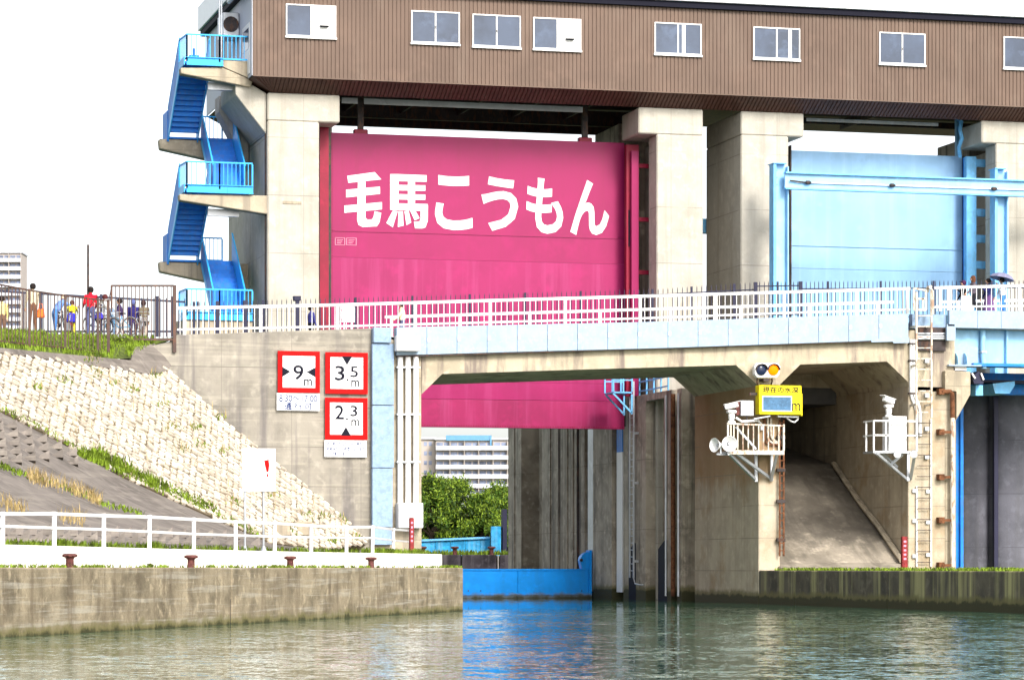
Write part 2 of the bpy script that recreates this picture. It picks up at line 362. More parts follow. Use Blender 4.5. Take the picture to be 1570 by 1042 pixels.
# white parapet
ptop = [(-300, 822), (-200, 829), (0, 834), (380, 844), (678, 849)]
def para(x, off): return pln(x, yi(ptop, x), ql(off), qd)
PW = thing('parapet_wall', 'low white wall along the left quay carrying the white guard rail', 'wall', Vector((para(0, 1.2).x, para(0, 1.2).y, ZQ)))
xs = [-300, -120, 60, 232, 461, 548, 678]
for a, c in zip(xs[:-1], xs[1:]):
    A, B = para(a, 1.2), para(c, 1.2); A = A + qd * .008; B = B - qd * .008; w = qn * .3; mb = MB()
    mb.hexa([Vector((p.x, p.y, ZQ - .05)) for p in (A, B, B + w, A + w)] + [A, B, B + w, A + w]); part(PW, 'wall_section', mb, m_whitewall, bev=.015)
# guard rail on it
px = [-250, -160, -76, 4, 83, 159, 229, 297, 361, 421, 477, 531, 571, 603, 629]
offs = [1.35] * 13 + [3.2, 5.2]
ptp = [(-76, 781), (4, 784), (84, 784), (159, 787), (229, 789), (297, 793), (361, 797), (421, 799), (477, 803), (531, 805), (571, 805), (603, 809), (629, 811)]
low = [(-76, 802), (0, 806), (157, 811), (297, 818), (421, 822), (531, 824), (571, 824), (603, 828), (629, 830)]
g0 = pln(4, 838, ql(1.35), qd)
GR = thing('guard_rail', 'white two-bar guard rail on the parapet along the left quay', 'railing', g0)
tops, lows = [], []
for x, o in zip(px, offs):
    tp = pln(x, yi(ptp, x), ql(o), qd); lo = pln(x, yi(low, x), ql(o), qd)
    bz = para(x, o).z if o < 2 else ZQ
    mb = MB(); mb.box(tp.x - .045, tp.x + .045, tp.y - .045, tp.y + .045, bz - .01, tp.z); part(GR, 'post', mb, m_white)
    tops.append(tp + Vector((0, 0, -.045))); lows.append(lo)
for lst in (tops, lows):
    for a, c in zip(lst[:-1], lst[1:]):
        d = (c - a).normalized() * .05; mb = MB(); mb.bar(a + d, c - d, .05, .075 if lst is tops else .06); part(GR, 'rail', mb, m_white)
# bollards
bm_ = MB(); bm_.lathe([(.10, 0), (.088, .04), (.082, .2), (.10, .235), (.15, .25), (.165, .275), (.155, .305), (.10, .325)], 18)
bmesh_ = lmesh('bollard', bm_, m_boll, smooth=True)
for x, off, lb in ((107, .42, 'rusty mooring bollard nearest the left edge of the quay'), (293, .42, 'rusty mooring bollard just left of the white notice board'),
              (445, .42, 'rusty mooring bollard under the two stacked depth and height signs'), (569, .42, 'rusty mooring bollard nearest the bridge opening')):
    p = pln(x, 869, ql(off), qd); o = bpy.data.objects.new('mooring_bollard', bmesh_); COL.objects.link(o); o.location = (p.x, p.y, ZQ - .01)
    o.scale = (1.02, 1.02, .95)
    props(o, lb, 'bollard', 'bollards along the left quay')
# white notice board on two grey posts
B0 = pln(375, 840, ql(2.05), qd); B1 = pln(404, 840, ql(2.05), qd)
nb = thing('notice_board', 'white notice board with a red mark on two grey posts', 'notice board', Vector(((B0.x + B1.x) / 2, (B0.y + B1.y) / 2, ZQ)))
vb = B0.y
bx = lambda x, y: pv(x, y, vb)
for x in (376, 404.5):
    mb = MB(); p = bx(x, 700); q = bx(x, 842); mb.tube((p.x, vb + .05, p.z), (p.x, vb + .05, q.z - .05), .035, 10); part(nb, 'post', mb, m_galv, smooth=True)
    mb = MB(); mb.lathe([(.10, 0), (.09, .03), (.04, .16)], 10, (p.x, vb + .05, q.z - .06)); part(nb, 'post_foot', mb, m_galv)
mb = MB(); a, c = bx(372, 687), bx(422, 753); mb.box(a.x, c.x, vb - .03, vb, c.z, a.z); part(nb, 'board', mb, m_swhite)
mb = MB(); mb.polyv([(405, 706), (412, 704), (413, 712), (412, 722), (409, 724), (407, 716)], vb - .036, vb - .031); part(nb, 'red_mark', mb, m_sred)
mb = MB(); mb.polyv([(408.5, 726), (411.5, 726), (411, 731), (409, 731)], vb - .036, vb - .031); part(nb, 'red_mark', mb, m_sred)

# ---------------------------------------------------------------- left embankment
SA, SB_, SD = pY(0, 539.5, 100), pv(241, 538, VB), pv(568, 829, VB)
SN = (SB_ - SA).cross(SD - SA).normalized()
if SN.z < 0: SN = -SN
sp_ = lambda x, y, h=0: ppl(x, y, SA, SN) + SN * h
poly = [(-260, 499), (-60, 531), (0, 540), (120, 556), (236, 573), (256, 562), (332, 633), (400, 688), (497, 767), (566, 829), (500, 840), (420, 832), (330, 793), (190, 729), (125, 691), (0, 627), (-60, 600), (-260, 508)]
mb = MB(); mb.prism([sp_(x, y, -.02) for x, y in poly], SN * -.5)
ST = solo('stone_slope', mb, m_mort, label='pale stone-pitched slope rising from the quay to the bridge abutment', kind='structure')
hd = SN.cross(Vector((0, 0, 1))).normalized()
if proj(SA + hd)[0] < proj(SA)[0]: hd = -hd
ud = SN.cross(hd).normalized()
if ud.z < 0: ud = -ud
hd, ud = (Matrix.Rotation(math.radians(-17), 3, SN) @ hd), (Matrix.Rotation(math.radians(-17), 3, SN) @ ud)
rt = Matrix((hd, ud, SN)).transposed()
vari = []
for k in range(14):
    w, h = .168 + R.uniform(-.025, .018), .099 + R.uniform(-.014, .01); mb = MB(); P = []
    cor = [(-w, -h * .2), (-w * .55, -h), (w * .5, -h), (w, -h * .1), (w * .6, h), (-w * .6, h)]
    cor = [(x + R.uniform(-.03, .03), y + R.uniform(-.02, .02)) for x, y in cor]
    n = len(cor)
    P = [(x, y, -.08) for x, y in cor] + [(x, y, .0) for x, y in cor] + [(x * .87, y * .84, .022 + R.uniform(-.012, .015)) for x, y in cor]
    fs = [(i, (i + 1) % n, n + (i + 1) % n, n + i) for i in range(n)] + [(n + i, n + (i + 1) % n, 2 * n + (i + 1) % n, 2 * n + i) for i in range(n)] + [tuple(range(2 * n, 3 * n))]
    mb.add(P, fs); vari.append(lmesh('stone', mb, m_stone[k % 4]))
cand = []
du, dv = .35, .212
for i in range(-190, 170):
    for j in range(-170, 150):
        p = SA + hd * ((i + .5 * (j % 2)) * du) + ud * (j * dv); x, y = proj(p)
        if inpoly(x, y, poly): cand.append((p.x * S + p.y * C, p, i, j))
cand.sort(key=lambda q: q[0])
rest = MB()
for n, (d, p, i, j) in enumerate(cand):
    p = p + hd * R.uniform(-.03, .03) + ud * R.uniform(-.02, .02) + SN * R.uniform(-.02, .03); me = R.choice(vari); x, y = proj(p)
    ro = rt @ Matrix.Rotation(R.uniform(-.12, .12) - .18, 3, 'Z') @ Matrix.Rotation(R.uniform(-.05, .05), 3, 'X')
    if n < 300 and x > -8:
        o = bpy.data.objects.new('stone', me); COL.objects.link(o); o.parent = ST; o.location = p - ORG[ST]; o.rotation_euler = ro.to_euler()
    else:
        rest.k = vari.index(me) % 4
        rest.add([p + ro @ v.co for v in me.vertices], [list(f.vertices) for f in me.polygons])
part(ST, 'stone_pitching', rest, m_stone, kind='stuff')
# grey concrete kerb over the stones
mb = MB(); mb.prism([sp_(x, y, .03) for x, y in [(-260, 492), (-60, 524), (0, 534), (200, 553), (206, 533), (236, 527), (262, 561), (256, 568), (236, 575), (120, 558), (0, 541), (-60, 532), (-260, 500)]], SN * -.4)
solo('slope_kerb', mb, m_slope, kind='structure')
# dark lower slope
bot = [(-260, 507), (-60, 598), (0, 626), (125, 690), (190, 728), (330, 792), (420, 831), (500, 839)]
gl = [(-60, 832), (0, 834), (400, 842), (560, 847)]
def surf(x, t):
    a = sp_(x, yi(bot, x), -.1); c = pln(x, yi(gl, x), ql(2.0), qd)
    return a.lerp(c, t) + Vector((0, 0, -.35 * math.sin(math.pi * t) * max(0, min(1, (430 - x) / 300))))
def surfy(x, y):
    lo, hi = 0., 1.
    for _ in range(24):
        m = (lo + hi) / 2
        if proj(surf(x, m))[1] < y: lo = m
        else: hi = m
    return surf(x, lo)
mb = MB(); cols = list(range(-260, 501, 10)); P = []; nr = 14
for x in cols:
    for r in range(nr + 1): P.append(surf(x, r / nr))
fs = [(i * (nr + 1) + r, (i + 1) * (nr + 1) + r, (i + 1) * (nr + 1) + r + 1, i * (nr + 1) + r + 1) for i in range(len(cols) - 1) for r in range(nr)]
mb.add(P, fs); SL = solo('concrete_slope', mb, m_slope, label='dark concrete lower slope with rows of wedge blocks', kind='structure', smooth=True)
def wedge(w, l, h):
    m = MB(); m.add([(-w, -l, -.05), (w, -l, -.05), (w, l, -.05), (-w, l, -.05), (-w * .8, -l, h), (w * .9, -l * .8, h * .85), (w, l, .0), (-w, l, .0)], [(0, 3, 2, 1), (4, 5, 6, 7), (0, 1, 5, 4), (1, 2, 6, 5), (2, 3, 7, 6), (3, 0, 4, 7)]); return m
wme = lmesh('wedge_block', wedge(.16, .19, .24), m_slope); wme2 = lmesh('wedge_block', wedge(.14, .15, .24), m_slope)
upz = [(-50, 610), (0, 634), (128, 697), (120, 713), (0, 714), (-50, 714)]
rz = math.atan2(SN.y, SN.x) + math.pi / 2
for i in range(-12, 16):
    for j in range(-12, 16):
        x, y = 18 + i * 23 + j * 1.5, 643 + i * 10.5 + j * 13
        if inpoly(x, y, upz) and y > yi(bot, x) + 9: inst(SL, 'wedge_block', wme, surfy(x, y), (0, .25, rz + .5))
for r_, y0 in ((0, 818), (1, 828)):
    for k in range(20):
        x = 5 + k * 21 + r_ * 9
        if x < 410 and y0 + x * .018 < yi(gl, x) - 2 and proj(surf(x, 0))[1] < y0 - 3: inst(SL, 'wedge_block', wme2, surfy(x, y0 + x * .018), (0, .25, rz + .5))
# turf and path on the bank top
mb = MB(); P = []; cs = [-300, -200, -60, 0, 60, 120, 170, 205, 236, 268]
kt = [(-200, 505), (-60, 525), (0, 535), (200, 554), (206, 534), (236, 528), (268, 524)]
for x in cs:
    a = sp_(x, yi([(-200, 503), (-60, 523), (0, 533), (170, 550), (205, 548), (236, 528), (268, 560)], x), -.02) if x < 240 else pv(x, 519, 112.05)
    m = pv(x, yi([(-200, 500), (0, 507), (100, 513), (200, 519), (268, 518)], x), 112.6)
    P += [a, m, Vector((m.x, 119, m.z)), Vector((m.x, 160, m.z))]
fs = [(i * 4 + r, (i + 1) * 4 + r, (i + 1) * 4 + r + 1, i * 4 + r + 1) for i in range(len(cs) - 1) for r in range(2)]
mb.add(P, fs); solo('turf', mb, m_turf, kind='structure')
def blades(name, pts, mat, h=.22, w=.02, kind='stuff', label=None, bend=.5, par=None):
    mb = MB(); fs = []; P = []
    for p in pts:
        hh = h * R.uniform(.5, 1.3); t = R.uniform(0, 6.28); d = Vector((math.cos(t), math.sin(t), 0)); e = Vector((-d.y, d.x, 0)); b_ = bend * R.uniform(.2, 1) * hh
        n = len(P); P += [p - e * w, p + e * w, p + d * b_ * .35 + Vector((0, 0, hh * .6)) + e * w * .8, p + d * b_ * .35 + Vector((0, 0, hh * .6)) - e * w * .8, p + d * b_ + Vector((0, 0, hh))]
        fs += [(n, n + 1, n + 2, n + 3), (n + 3, n + 2, n + 4)]
    mb.add(P, fs); return solo(name, mb, mat, kind=kind, label=label)
pts = []
for _ in range(12500):
    x = R.uniform(-200, 236); t = R.random() ** .8
    a = sp_(x, yi([(-200, 503), (0, 533), (170, 550), (205, 545), (236, 528)], x)); m = pv(x, yi([(-200, 500), (0, 507), (100, 513), (200, 519), (268, 518)], x), 112.6)
    if R.random() < .25 or math.sin(x * .13) + math.sin(x * .05 + 1) > -.9: pts.append(a.lerp(m, t))
blades('grass', pts, m_grass, .17, .018)
# weeds in the joints of the slopes
pts, dry = [], []
def along(line, n, jit, f, dst):
    for _ in range(n):
        k = R.randrange(len(line) - 1); u_ = R.random(); x = line[k][0] + (line[k + 1][0] - line[k][0]) * u_; y = line[k][1] + (line[k + 1][1] - line[k][1]) * u_
        dst.append(f(x + R.gauss(0, jit), y + R.gauss(0, jit)))
sf = lambda x, y: surfy(x, max(y, yi(bot, x) + 1))
along([(120, 705), (150, 702), (195, 722)], 800, 4.5, sp_, pts); along([(195, 722), (240, 745), (290, 765), (330, 783)], 800, 3.5, sp_, pts)
along([(0, 627), (60, 655), (125, 692)], 160, 2.5, sp_, pts); along([(330, 788), (400, 822)], 120, 2, sp_, pts)
along([(40, 728), (100, 748), (160, 774)], 90, 2, sf, pts); along([(0, 715), (40, 728)], 110, 2, sf, pts); along([(160, 774), (220, 788)], 100, 2, sf, pts)
along([(45, 733), (70, 742), (110, 752), (140, 764), (155, 772)], 420, 3, sf, dry); along([(0, 774), (40, 786)], 80, 3, sf, dry); along([(95, 797), (130, 802)], 70, 4, sf, dry)
for x, y in ((150, 573), (205, 598), (250, 620), (300, 655), (310, 682), (100, 585), (60, 595), (240, 575), (178, 590), (265, 655), (345, 692), (335, 640), (420, 760), (495, 793), (525, 795), (515, 830), (470, 790), (450, 812), (545, 825), (360, 770), (280, 690), (390, 735), (140, 555)):
    for _ in range(34): (pts if R.random() < .75 else dry).append(sp_(x + R.gauss(0, 6), y + R.gauss(0, 3)))
for x in range(70, 560, 14):
    for _ in range(9): 
        y = R.uniform(560, 820)
        if inpoly(x, y, poly): dry.append(sp_(x + R.gauss(0, 4), y))
big = []; along([(122, 706), (150, 704), (196, 722)], 520, 4.5, sp_, big); along([(196, 722), (260, 755)], 160, 3, sp_, big)
blades('weeds', big, m_grass, .30, .026, bend=.8)
blades('weeds', pts, m_grass, .13, .022, bend=1.2); blades('dry_grass', dry, m_dry, .34, .010, bend=.9)
pts = []
for x0 in list(range(-10, 690, 6)):
    for _ in range(R.choice((2, 6, 10, 22, 30)) if math.sin(x0 * .06) + math.sin(x0 * .017) > -.5 else 2): pts.append((lambda p: Vector((p.x, p.y, ZQ - .02)))(pln(x0 + R.uniform(-4, 4), 869, ql(R.uniform(.15, 1.0)), qd)))
for _ in range(500): p = pln(R.gauss(690, 8), 869, ql(R.uniform(.2, 1.5)), qd); pts.append(Vector((p.x, p.y, ZQ - .02)))
blades('quay_weeds', pts, m_grass, .085, .018, bend=1.2)
pts = []
for _ in range(1500):
    x = R.uniform(0, 640); p = para(x, 1.9); pts.append(Vector((p.x, p.y, p.z - .03)))
for x, s in ((92, 8), (236, 5), (575, 12), (600, 10), (640, 6)):
    for _ in range(160): p = para(R.gauss(x, s), 1.8); pts.append(Vector((p.x, p.y, p.z)))
blades('bank_foot_grass', pts, m_grass, .16, .018, bend=.8)
def plant(x, off, h, nleaf, lb):
    p = pln(x, 869, ql(off), qd); p = Vector((p.x, p.y, ZQ - .02)); mb = MB()
    for k in range(nleaf):
        t = R.uniform(0, 6.28); el = R.uniform(.3, 1.2); l = h * R.uniform(.7, 1.2); d = Vector((math.cos(t) * math.cos(el), math.sin(t) * math.cos(el), math.sin(el))); e = Vector((-math.sin(t), math.cos(t), 0)) * l * .16
        a = p; m = p + d * l * .55; tip = p + d * l + Vector((0, 0, -l * .2))
        mb.add([a - e * .3, a + e * .3, m + e, tip, m - e], [(0, 1, 2, 3, 4)])
    solo('weed', mb, m_leafl, lb, 'weed', 'leafy weeds on the quay edge')
plant(231, .5, .17, 22, 'tallest leafy weed on the quay edge between the first two bollards')
plant(167, .5, .09, 22, 'low leafy weed on the quay edge right of the leftmost bollard')
plant(320, .5, .11, 24, 'broad leafy weed on the quay edge right of the second bollard')
plant(580, .5, .13, 20, 'spiky green weed beside the bollard nearest the bridge')
plant(500, .5, .10, 22, 'small leafy weed on the quay edge between the last two bollards')
# trestle blocks at the slope foot
for k, (x, y) in enumerate(((428, 812), (462, 812))):
    mb = MB(); p = sp_(x, y, .0); mb.box(p.x - .32, p.x + .32, p.y - .35, p.y + .3, p.z - .2, p.z + .3)
    solo('concrete_block', mb, m_con, ('left' if k == 0 else 'right') + ' one of two small concrete blocks at the foot of the stone slope', 'concrete block', 'blocks at the slope foot', bev=.02)
# ---------------------------------------------------------------- road bridge
dtop = [(270, 513), (570, 503), (1010, 493.5), (1170, 488), (1320, 483), (1400, 481), (1462, 480)]
BR = thing('road_bridge', 'concrete road bridge with pale blue edge panels crossing in front of the lock gates', 'bridge', (UL, VB, 0))
zt = lambda x: pv(x, yi(dtop, x), VB).z
# abutment wall
mb = MB(); mb.prism([pv(190, 545, VB), pv(232, 530, VB), pv(266, 522, VB), pv(270, 513, VB), pv(420, 508, VB), pv(570, 503, VB), Vector((U(569.5, VB), VB, -1.5)), Vector((U(190, VB), VB, -1.5))], (0, 1.2, 0))
part(BR, 'abutment_wall', mb, m_wall, bev=.03)
# wall end between the cladding and the opening
mb = MB(); mb.prism([pv(569.8, 506, VB), pv(646, 540, VB), pv(646, 603, VB), Vector((UL, VB, -1.5)), Vector((U(569.8, VB), VB, -1.5))], (0, VBK - VB, 0)); part(BR, 'abutment_end', mb, m_con, bev=.03)
# deck beam with haunched soffit
soff = [(646.3, 540), (646.3, 604), (678, 573), (900, 566), (1128.5, 559.5), (1163, 591), (1163.5, 600), (1195.5, 600), (1196, 589), (1227, 558.5), (1360, 554), (1392, 585), (1395, 600), (1464, 600)]
mb = MB(); mb.prism([pv(x, y, VB) for x, y in soff] + [pv(1464, 506, VB), pv(1400, 506, VB), pv(1320, 508, VB), pv(1000, 518, VB), pv(700, 526, VB)], (0, VBK - VB + .6, 0))
part(BR, 'deck_beam', mb, m_beam)
# road surface
xs = [270, 570, 1010, 1170, 1320, 1460]; mb = MB(); P = []
for x in xs: p = pv(x, yi(dtop, x), VB); P += [Vector((p.x, VB + .25, p.z - .32)), Vector((p.x, VBK, p.z - .32))]
mb.add(P, [(2 * i, 2 * i + 2, 2 * i + 3, 2 * i + 1) for i in range(len(xs) - 1)]); part(BR, 'road_surface', mb, m_path)
# fascia panels
fb = [(600, 544.5), (645, 543.5), (800, 539), (1000, 534), (1320, 523), (1395, 519)]
edges = [608] + [654.5 + 46.2 * k for k in range(16)] + [1393]
for a, c in zip(edges[:-1], edges[1:]):
    A, B = a + .25, c - .25; mb = MB()
    pts = [pv(A, yi(dtop, A) - 0.5, VB - .3), pv(B, yi(dtop, B) - .5, VB - .3), pv(B, yi(fb, B), VB - .3), pv(A, yi(fb, A), VB - .3)]
    mb.prism(pts, (0, .5, 0)); part(BR, 'fascia_panel', mb, m_fasc, bev=.008)
    # small fixing strap on each joint
    if c < 1390:
        p = pv(c, yi(fb, c) - 22, VB - .31); mb = MB(); mb.box(p.x + .02, p.x + .12, VB - .325, VB - .302, p.z - .08, p.z + .08); part(BR, 'fixing_plate', mb, m_galv)
mb = MB(); mb.polyv([(1336, 520), (1394, 517), (1394, 525.5), (1370, 526), (1369, 523.5), (1336, 524.5)], VB - .34, VB - .32); part(BR, 'fascia_patch', mb, m_fasc)
mb = MB(); A, B = pv(608, 545, VB - .2), pv(1393, 520, VB - .2); mb.bar(A + Vector((0, 0, -.02)), B + Vector((0, 0, -.02)), .15, .08); part(BR, 'drip_edge', mb, m_dark)
# blue-grey column cladding
ys = [526, 621, 717, 808, 835]
for a, c in zip(ys[:-1], ys[1:]):
    mb = MB(); P = pv(571, a + .4, VB - .3); Q = pv(604 - (2 if a > 700 else 0), c - .4, VB - .3); mb.box(P.x, Q.x, VB - .3, VB - .003, Q.z, P.z); part(BR, 'column_cladding', mb, m_clad, bev=.01)
mb = MB(); P = pv(573, 501.5, VB - .42); Q = pv(600, 525.5, VB - .42); mb.box(P.x, Q.x, VB - .42, VB - .003, Q.z, P.z); part(BR, 'column_cap', mb, m_clad, bev=.02)
# piers
mb = MB(); mb.box(UW, U(1196, VB), VB, VBK + .6, -1.5, pv(1170, 588, VB).z); part(BR, 'pier', mb, m_bpier, bev=.03)
mb = MB(); mb.box(U(1392.5, VB), U(1466, VB), VB, VBK + .6, 0, pv(1430, 592, VB).z); part(BR, 'pier', mb, m_bpier2, bev=.03)
mb = MB(); mb.box(U(1403, VB), U(1448, VB), VB - .12, VB + .4, pv(1430, 538, VB).z, pv(1430, 502, VB).z); part(BR, 'expansion_joint', mb, m_dark)
mb = MB()
mb.box(U(1398, VB), U(1450, VB), VB - .06, VB + .3, pv(1430, 504, VB).z, pv(1430, 482, VB).z); part(BR, 'fascia_panel', mb, m_clad)
# white railing, posts and balusters: near and far side of the deck
rt_ = [(270, 471), (480, 467), (1010, 452), (1270, 444.5), (1396, 441)]; rl_ = [(270, 505), (480, 501), (1010, 487), (1170, 480.5), (1396, 474)]
def railing(name, lb, posts, x0, x1, top, low, deck, v, dv, grp, step=8.8):
    g = thing(name, lb, 'railing', pv(x0, yi(deck, x0), v) + Vector((0, dv, 0)), grp)
    pq = lambda x, y: pv(x, y, v) + Vector((0, dv, 0))
    for x in posts:
        a, c = pq(x, yi(top, x) + 1), pq(x, yi(deck, x) + .3); mb = MB(); mb.box(a.x - .055, a.x + .055, a.y - .05, a.y + .05, c.z, a.z); part(g, 'post', mb, m_white)
    ends = [x0] + [p for p in posts if x0 < p < x1] + [x1]
    for a, c in zip(ends[:-1], ends[1:]):
        mb = MB(); mb.bar(pq(a, yi(top, a) + 1.2), pq(c, yi(top, c) + 1.2), .07, .105); part(g, 'top_rail', mb, m_white)
        mb = MB(); mb.bar(pq(a, yi(low, a)) , pq(c, yi(low, c)), .05, .07); part(g, 'bottom_rail', mb, m_white)
    ref = pq(x0 + 5, yi(top, x0 + 5) + 3).z - pq(x0 + 5, yi(low, x0 + 5) - 1).z
    m = MB(); m.box(-.010, .010, -.012, .012, 0, 1); me = lmesh('baluster', m, m_white); x = x0 + step / 2
    while x < x1:
        if min([abs(x - p) for p in posts] + [99]) > 3:
            a, c = pq(x, yi(top, x) + 3.5), pq(x, yi(low, x) - 1.5); c2 = pq(x, yi(deck, x) + .3)
            inst(g, 'baluster', me, c2, scale=(1, 1, a.z - c2.z))
        x += step
    return g
railing('bridge_railing', 'white railing along the near edge of the road bridge above the blue edge panels', [283, 400, 518, 637, 752, 867, 982, 1098, 1203, 1314, 1392], 272, 1396, rt_, rl_, dtop, VB, .06, 'bridge railings')
shift = lambda pts, d: pts
def far(pts):   # the same heights carried to the far edge of the deck
    return [(proj(pv(x, y, VB) + Vector((0, VBK - VB - .3, 0)))[0], proj(pv(x, y, VB) + Vector((0, VBK - VB - .3, 0)))[1]) for x, y in pts]
railing('bridge_railing', 'white railing along the far edge of the road bridge, seen through the near railing', [600, 705, 812, 920, 1028, 1135, 1240, 1345], 590, 1370, far(rt_), far(rl_), far(dtop), VBK - .3, 0, 'bridge railings', 5000)

# ---------------------------------------------------------------- dark picket fence behind the bridge
VK = 121.6
kt_ = [(285, 465), (480, 460), (1010, 445), (1170, 434), (1570, 432)]
PF = thing('picket_fence', 'dark navy picket fence standing between the bridge and the gate towers', 'fence', pv(285, 525, VK))
m = MB(); m.box(-.013, .013, -.013, .013, 0, 1); m.tube((0, 0, 1), (0, 0, 1.05), .018, 4, .003); me = lmesh('picket', m, m_navy); x = 284.
while x < 1585:
    a, c = pv(x, yi(kt_, x), VK), pv(x, yi(kt_, x) + 62, VK); inst(PF, 'picket', me, c, scale=(1, 1, a.z - c.z)); x += 7.4 if x < 1170 else 6.4
for x in (297, 303, 333, 376, 403, 545, 632, 720, 805, 890, 1000, 1060, 1125, 1158, 1192, 1227, 1269, 1350, 1431, 1520):
    a, c = pv(x, yi(kt_, x) - 2.2, VK - .05), pv(x, yi(kt_, x) + 62, VK - .05); w = .075 if x in (333, 376, 1158, 1227) else .045; mb = MB(); mb.box(a.x - w, a.x + w, a.y - w, a.y, c.z, a.z); part(PF, 'post', mb, m_navy)
for a, c, d in ((285, 600, 9), (600, 900, 9), (900, 1157, 9), (1159, 1230, 4), (1230, 1580, 9)):
    for e in (d, d + 44): mb = MB(); mb.bar(pv(a, yi(kt_, a) + e, VK + .04), pv(c, yi(kt_, c) + e, VK + .04), .035, .05); part(PF, 'rail', mb, m_navy)
# lamp-like information post and a white panel behind the railing
b0 = pv(456, 512, 118.6); ip = thing('information_post', 'dark slim post with a small dark head standing on the path below the left tower', 'post', b0)
mb = MB(); a = pv(456, 461, 118.6); mb.box(a.x - .07, a.x + .07, a.y - .07, a.y + .07, b0.z - .3, a.z); part(ip, 'post', mb, m_navy)
mb = MB(); P, Q = pv(450, 453.5, 118.6), pv(462, 461, 118.6); mb.prism([pv(450, 453.5, 118.5), pv(462, 453.5, 118.5), pv(461, 461, 118.5), pv(451, 461, 118.5)], (0, .25, 0)); part(ip, 'head', mb, m_navy, bev=.02)
b0 = pv(534, 512, 118.7); ip = thing('information_board', 'white information panel on posts behind the bridge railing left of the walking man', 'sign', b0)
mb = MB(); P, Q = pv(524, 470, 118.7), pv(544, 494, 118.7); mb.box(P.x, Q.x, 118.7, 118.76, Q.z, P.z); part(ip, 'panel', mb, m_swhite)
for x in (528.5, 539.5):
    mb = MB(); a = pv(x, 468, 118.7); mb.box(a.x - .03, a.x + .03, 118.76, 118.82, b0.z - .3, a.z); part(ip, 'post', mb, m_galv)
mb = MB(); P, Q = pv(524, 474, 118.7), pv(544, 475.5, 118.7); mb.box(P.x, Q.x, 118.66, 118.7, Q.z, P.z); part(ip, 'clamp', mb, m_galv)
mb = MB(); P, Q = pv(524, 489, 118.7), pv(544, 490.5, 118.7); mb.box(P.x, Q.x, 118.66, 118.7, Q.z, P.z); part(ip, 'clamp', mb, m_galv)

# ---------------------------------------------------------------- brown fence on the left bank and the gate frame
ft = [(-260, 378), (-80, 419), (0, 437), (100, 452), (150, 458), (167, 460)]; fbm = [(-260, 489), (-80, 514), (0, 525), (45, 529), (100, 534), (150, 540), (167, 541)]
bl = [sp_(x, yi([(-80, 518), (0, 532), (167, 549)], x)) for x in (-80, 167)]; fdir = (bl[1] - bl[0]); fdir.z = 0; fdir.normalize(); fp = bl[0] + Vector((-fdir.y, fdir.x, 0)) * .45
fq = lambda x, y: pln(x, y, fp, fdir)
BF = thing('bank_fence', 'brown metal picket fence along the top of the left embankment', 'fence', fq(0, 527))
for x in (-250, -155, -60, 45, 100, 150, 166.5):
    a, c = fq(x, yi(ft, x) - 1), fq(x, yi(fbm, x) + 5); mb = MB(); mb.box(a.x - .04, a.x + .04, a.y - .04, a.y + .04, c.z - .15, a.z); part(BF, 'post', mb, m_fence)
pr = [-250, -155, -60, 45, 100, 150, 166.5]
for a, c in zip(pr[:-1], pr[1:]):
    for l_, d in ((ft, 1.2), (fbm, -1)): mb = MB(); mb.bar(fq(a, yi(l_, a) + d), fq(c, yi(l_, c) + d), .035, .05); part(BF, 'rail', mb, m_fence)
m = MB(); m.box(-.015, .015, -.015, .015, 0, 1); me = lmesh('picket', m, m_fence); x = -246.
while x < 165:
    if min(abs(x - p) for p in pr) > 2: c = fq(x, yi(fbm, x)); inst(BF, 'picket', me, c, scale=(1, 1, fq(x, yi(ft, x)).z - c.z))
    x += 5.4
gq = lambda x, y: pv(x, y, VB - .1)
GF = thing('fence_panel', 'tall brown barred fence panel standing on the end of the abutment wall', 'fence', gq(268, 540))
for x, y0, y1, w in ((267.5, 437, 540, .06), (171, 437, 478, .03)):
    a, c = gq(x, y0), gq(x, y1); mb = MB(); mb.box(a.x - w, a.x + w, a.y - .05, a.y + .05, c.z, a.z); part(GF, 'post', mb, m_fence)
for y0, y1 in ((438, 438), (520, 520.5)): mb = MB(); mb.bar(gq(171 if y0 < 500 else 196, y0), gq(266, y1), .05, .07); part(GF, 'rail', mb, m_fence)
for k in range(15):
    x = 177 + k * 6.1; c = gq(x, 520 if x > 196 else 540); inst(GF, 'picket', me, c, scale=(1, 1, gq(x, 438).z - c.z))
mb = MB(); mb.bar(gq(171, 440), fq(166.5, 462), .03, .04); part(GF, 'brace', mb, m_fence)
k2 = [(-60, 446), (60, 455), (200, 461), (288, 463)]; VN = 118.0
VN = 118.0
NF = thing('picket_fence', 'dark navy picket fence behind the people on the left bank', 'fence', pv(0, 515, VN))
m = MB(); m.box(-.016, .016, -.016, .016, 0, 1); me2 = lmesh('picket', m, m_navy); x = -220.
while x < 284:
    a, cc = pv(x, yi(k2, x) - 5, VN), pv(x, 516, VN); inst(NF, 'picket', me2, cc, scale=(1, 1, a.z - cc.z)); x += 9.5
for x in (-210, -120, -30, 62, 155, 241, 264): a, cc = pv(x, yi(k2, x) - 8, VN - .06), pv(x, 516, VN - .06); mb = MB(); mb.box(a.x - .05, a.x + .05, VN - .1, VN - .02, cc.z, a.z); part(NF, 'post', mb, m_navy)
mb = MB(); mb.bar(pv(-220, yi(k2, -220), VN + .05), pv(284, yi(k2, 284), VN + .05), .04, .07); part(NF, 'rail', mb, m_navy)
mb = MB(); mb.bar(pv(-220, 508, VN + .05), pv(284, 508, VN + .05), .04, .07); part(NF, 'rail', mb, m_navy)
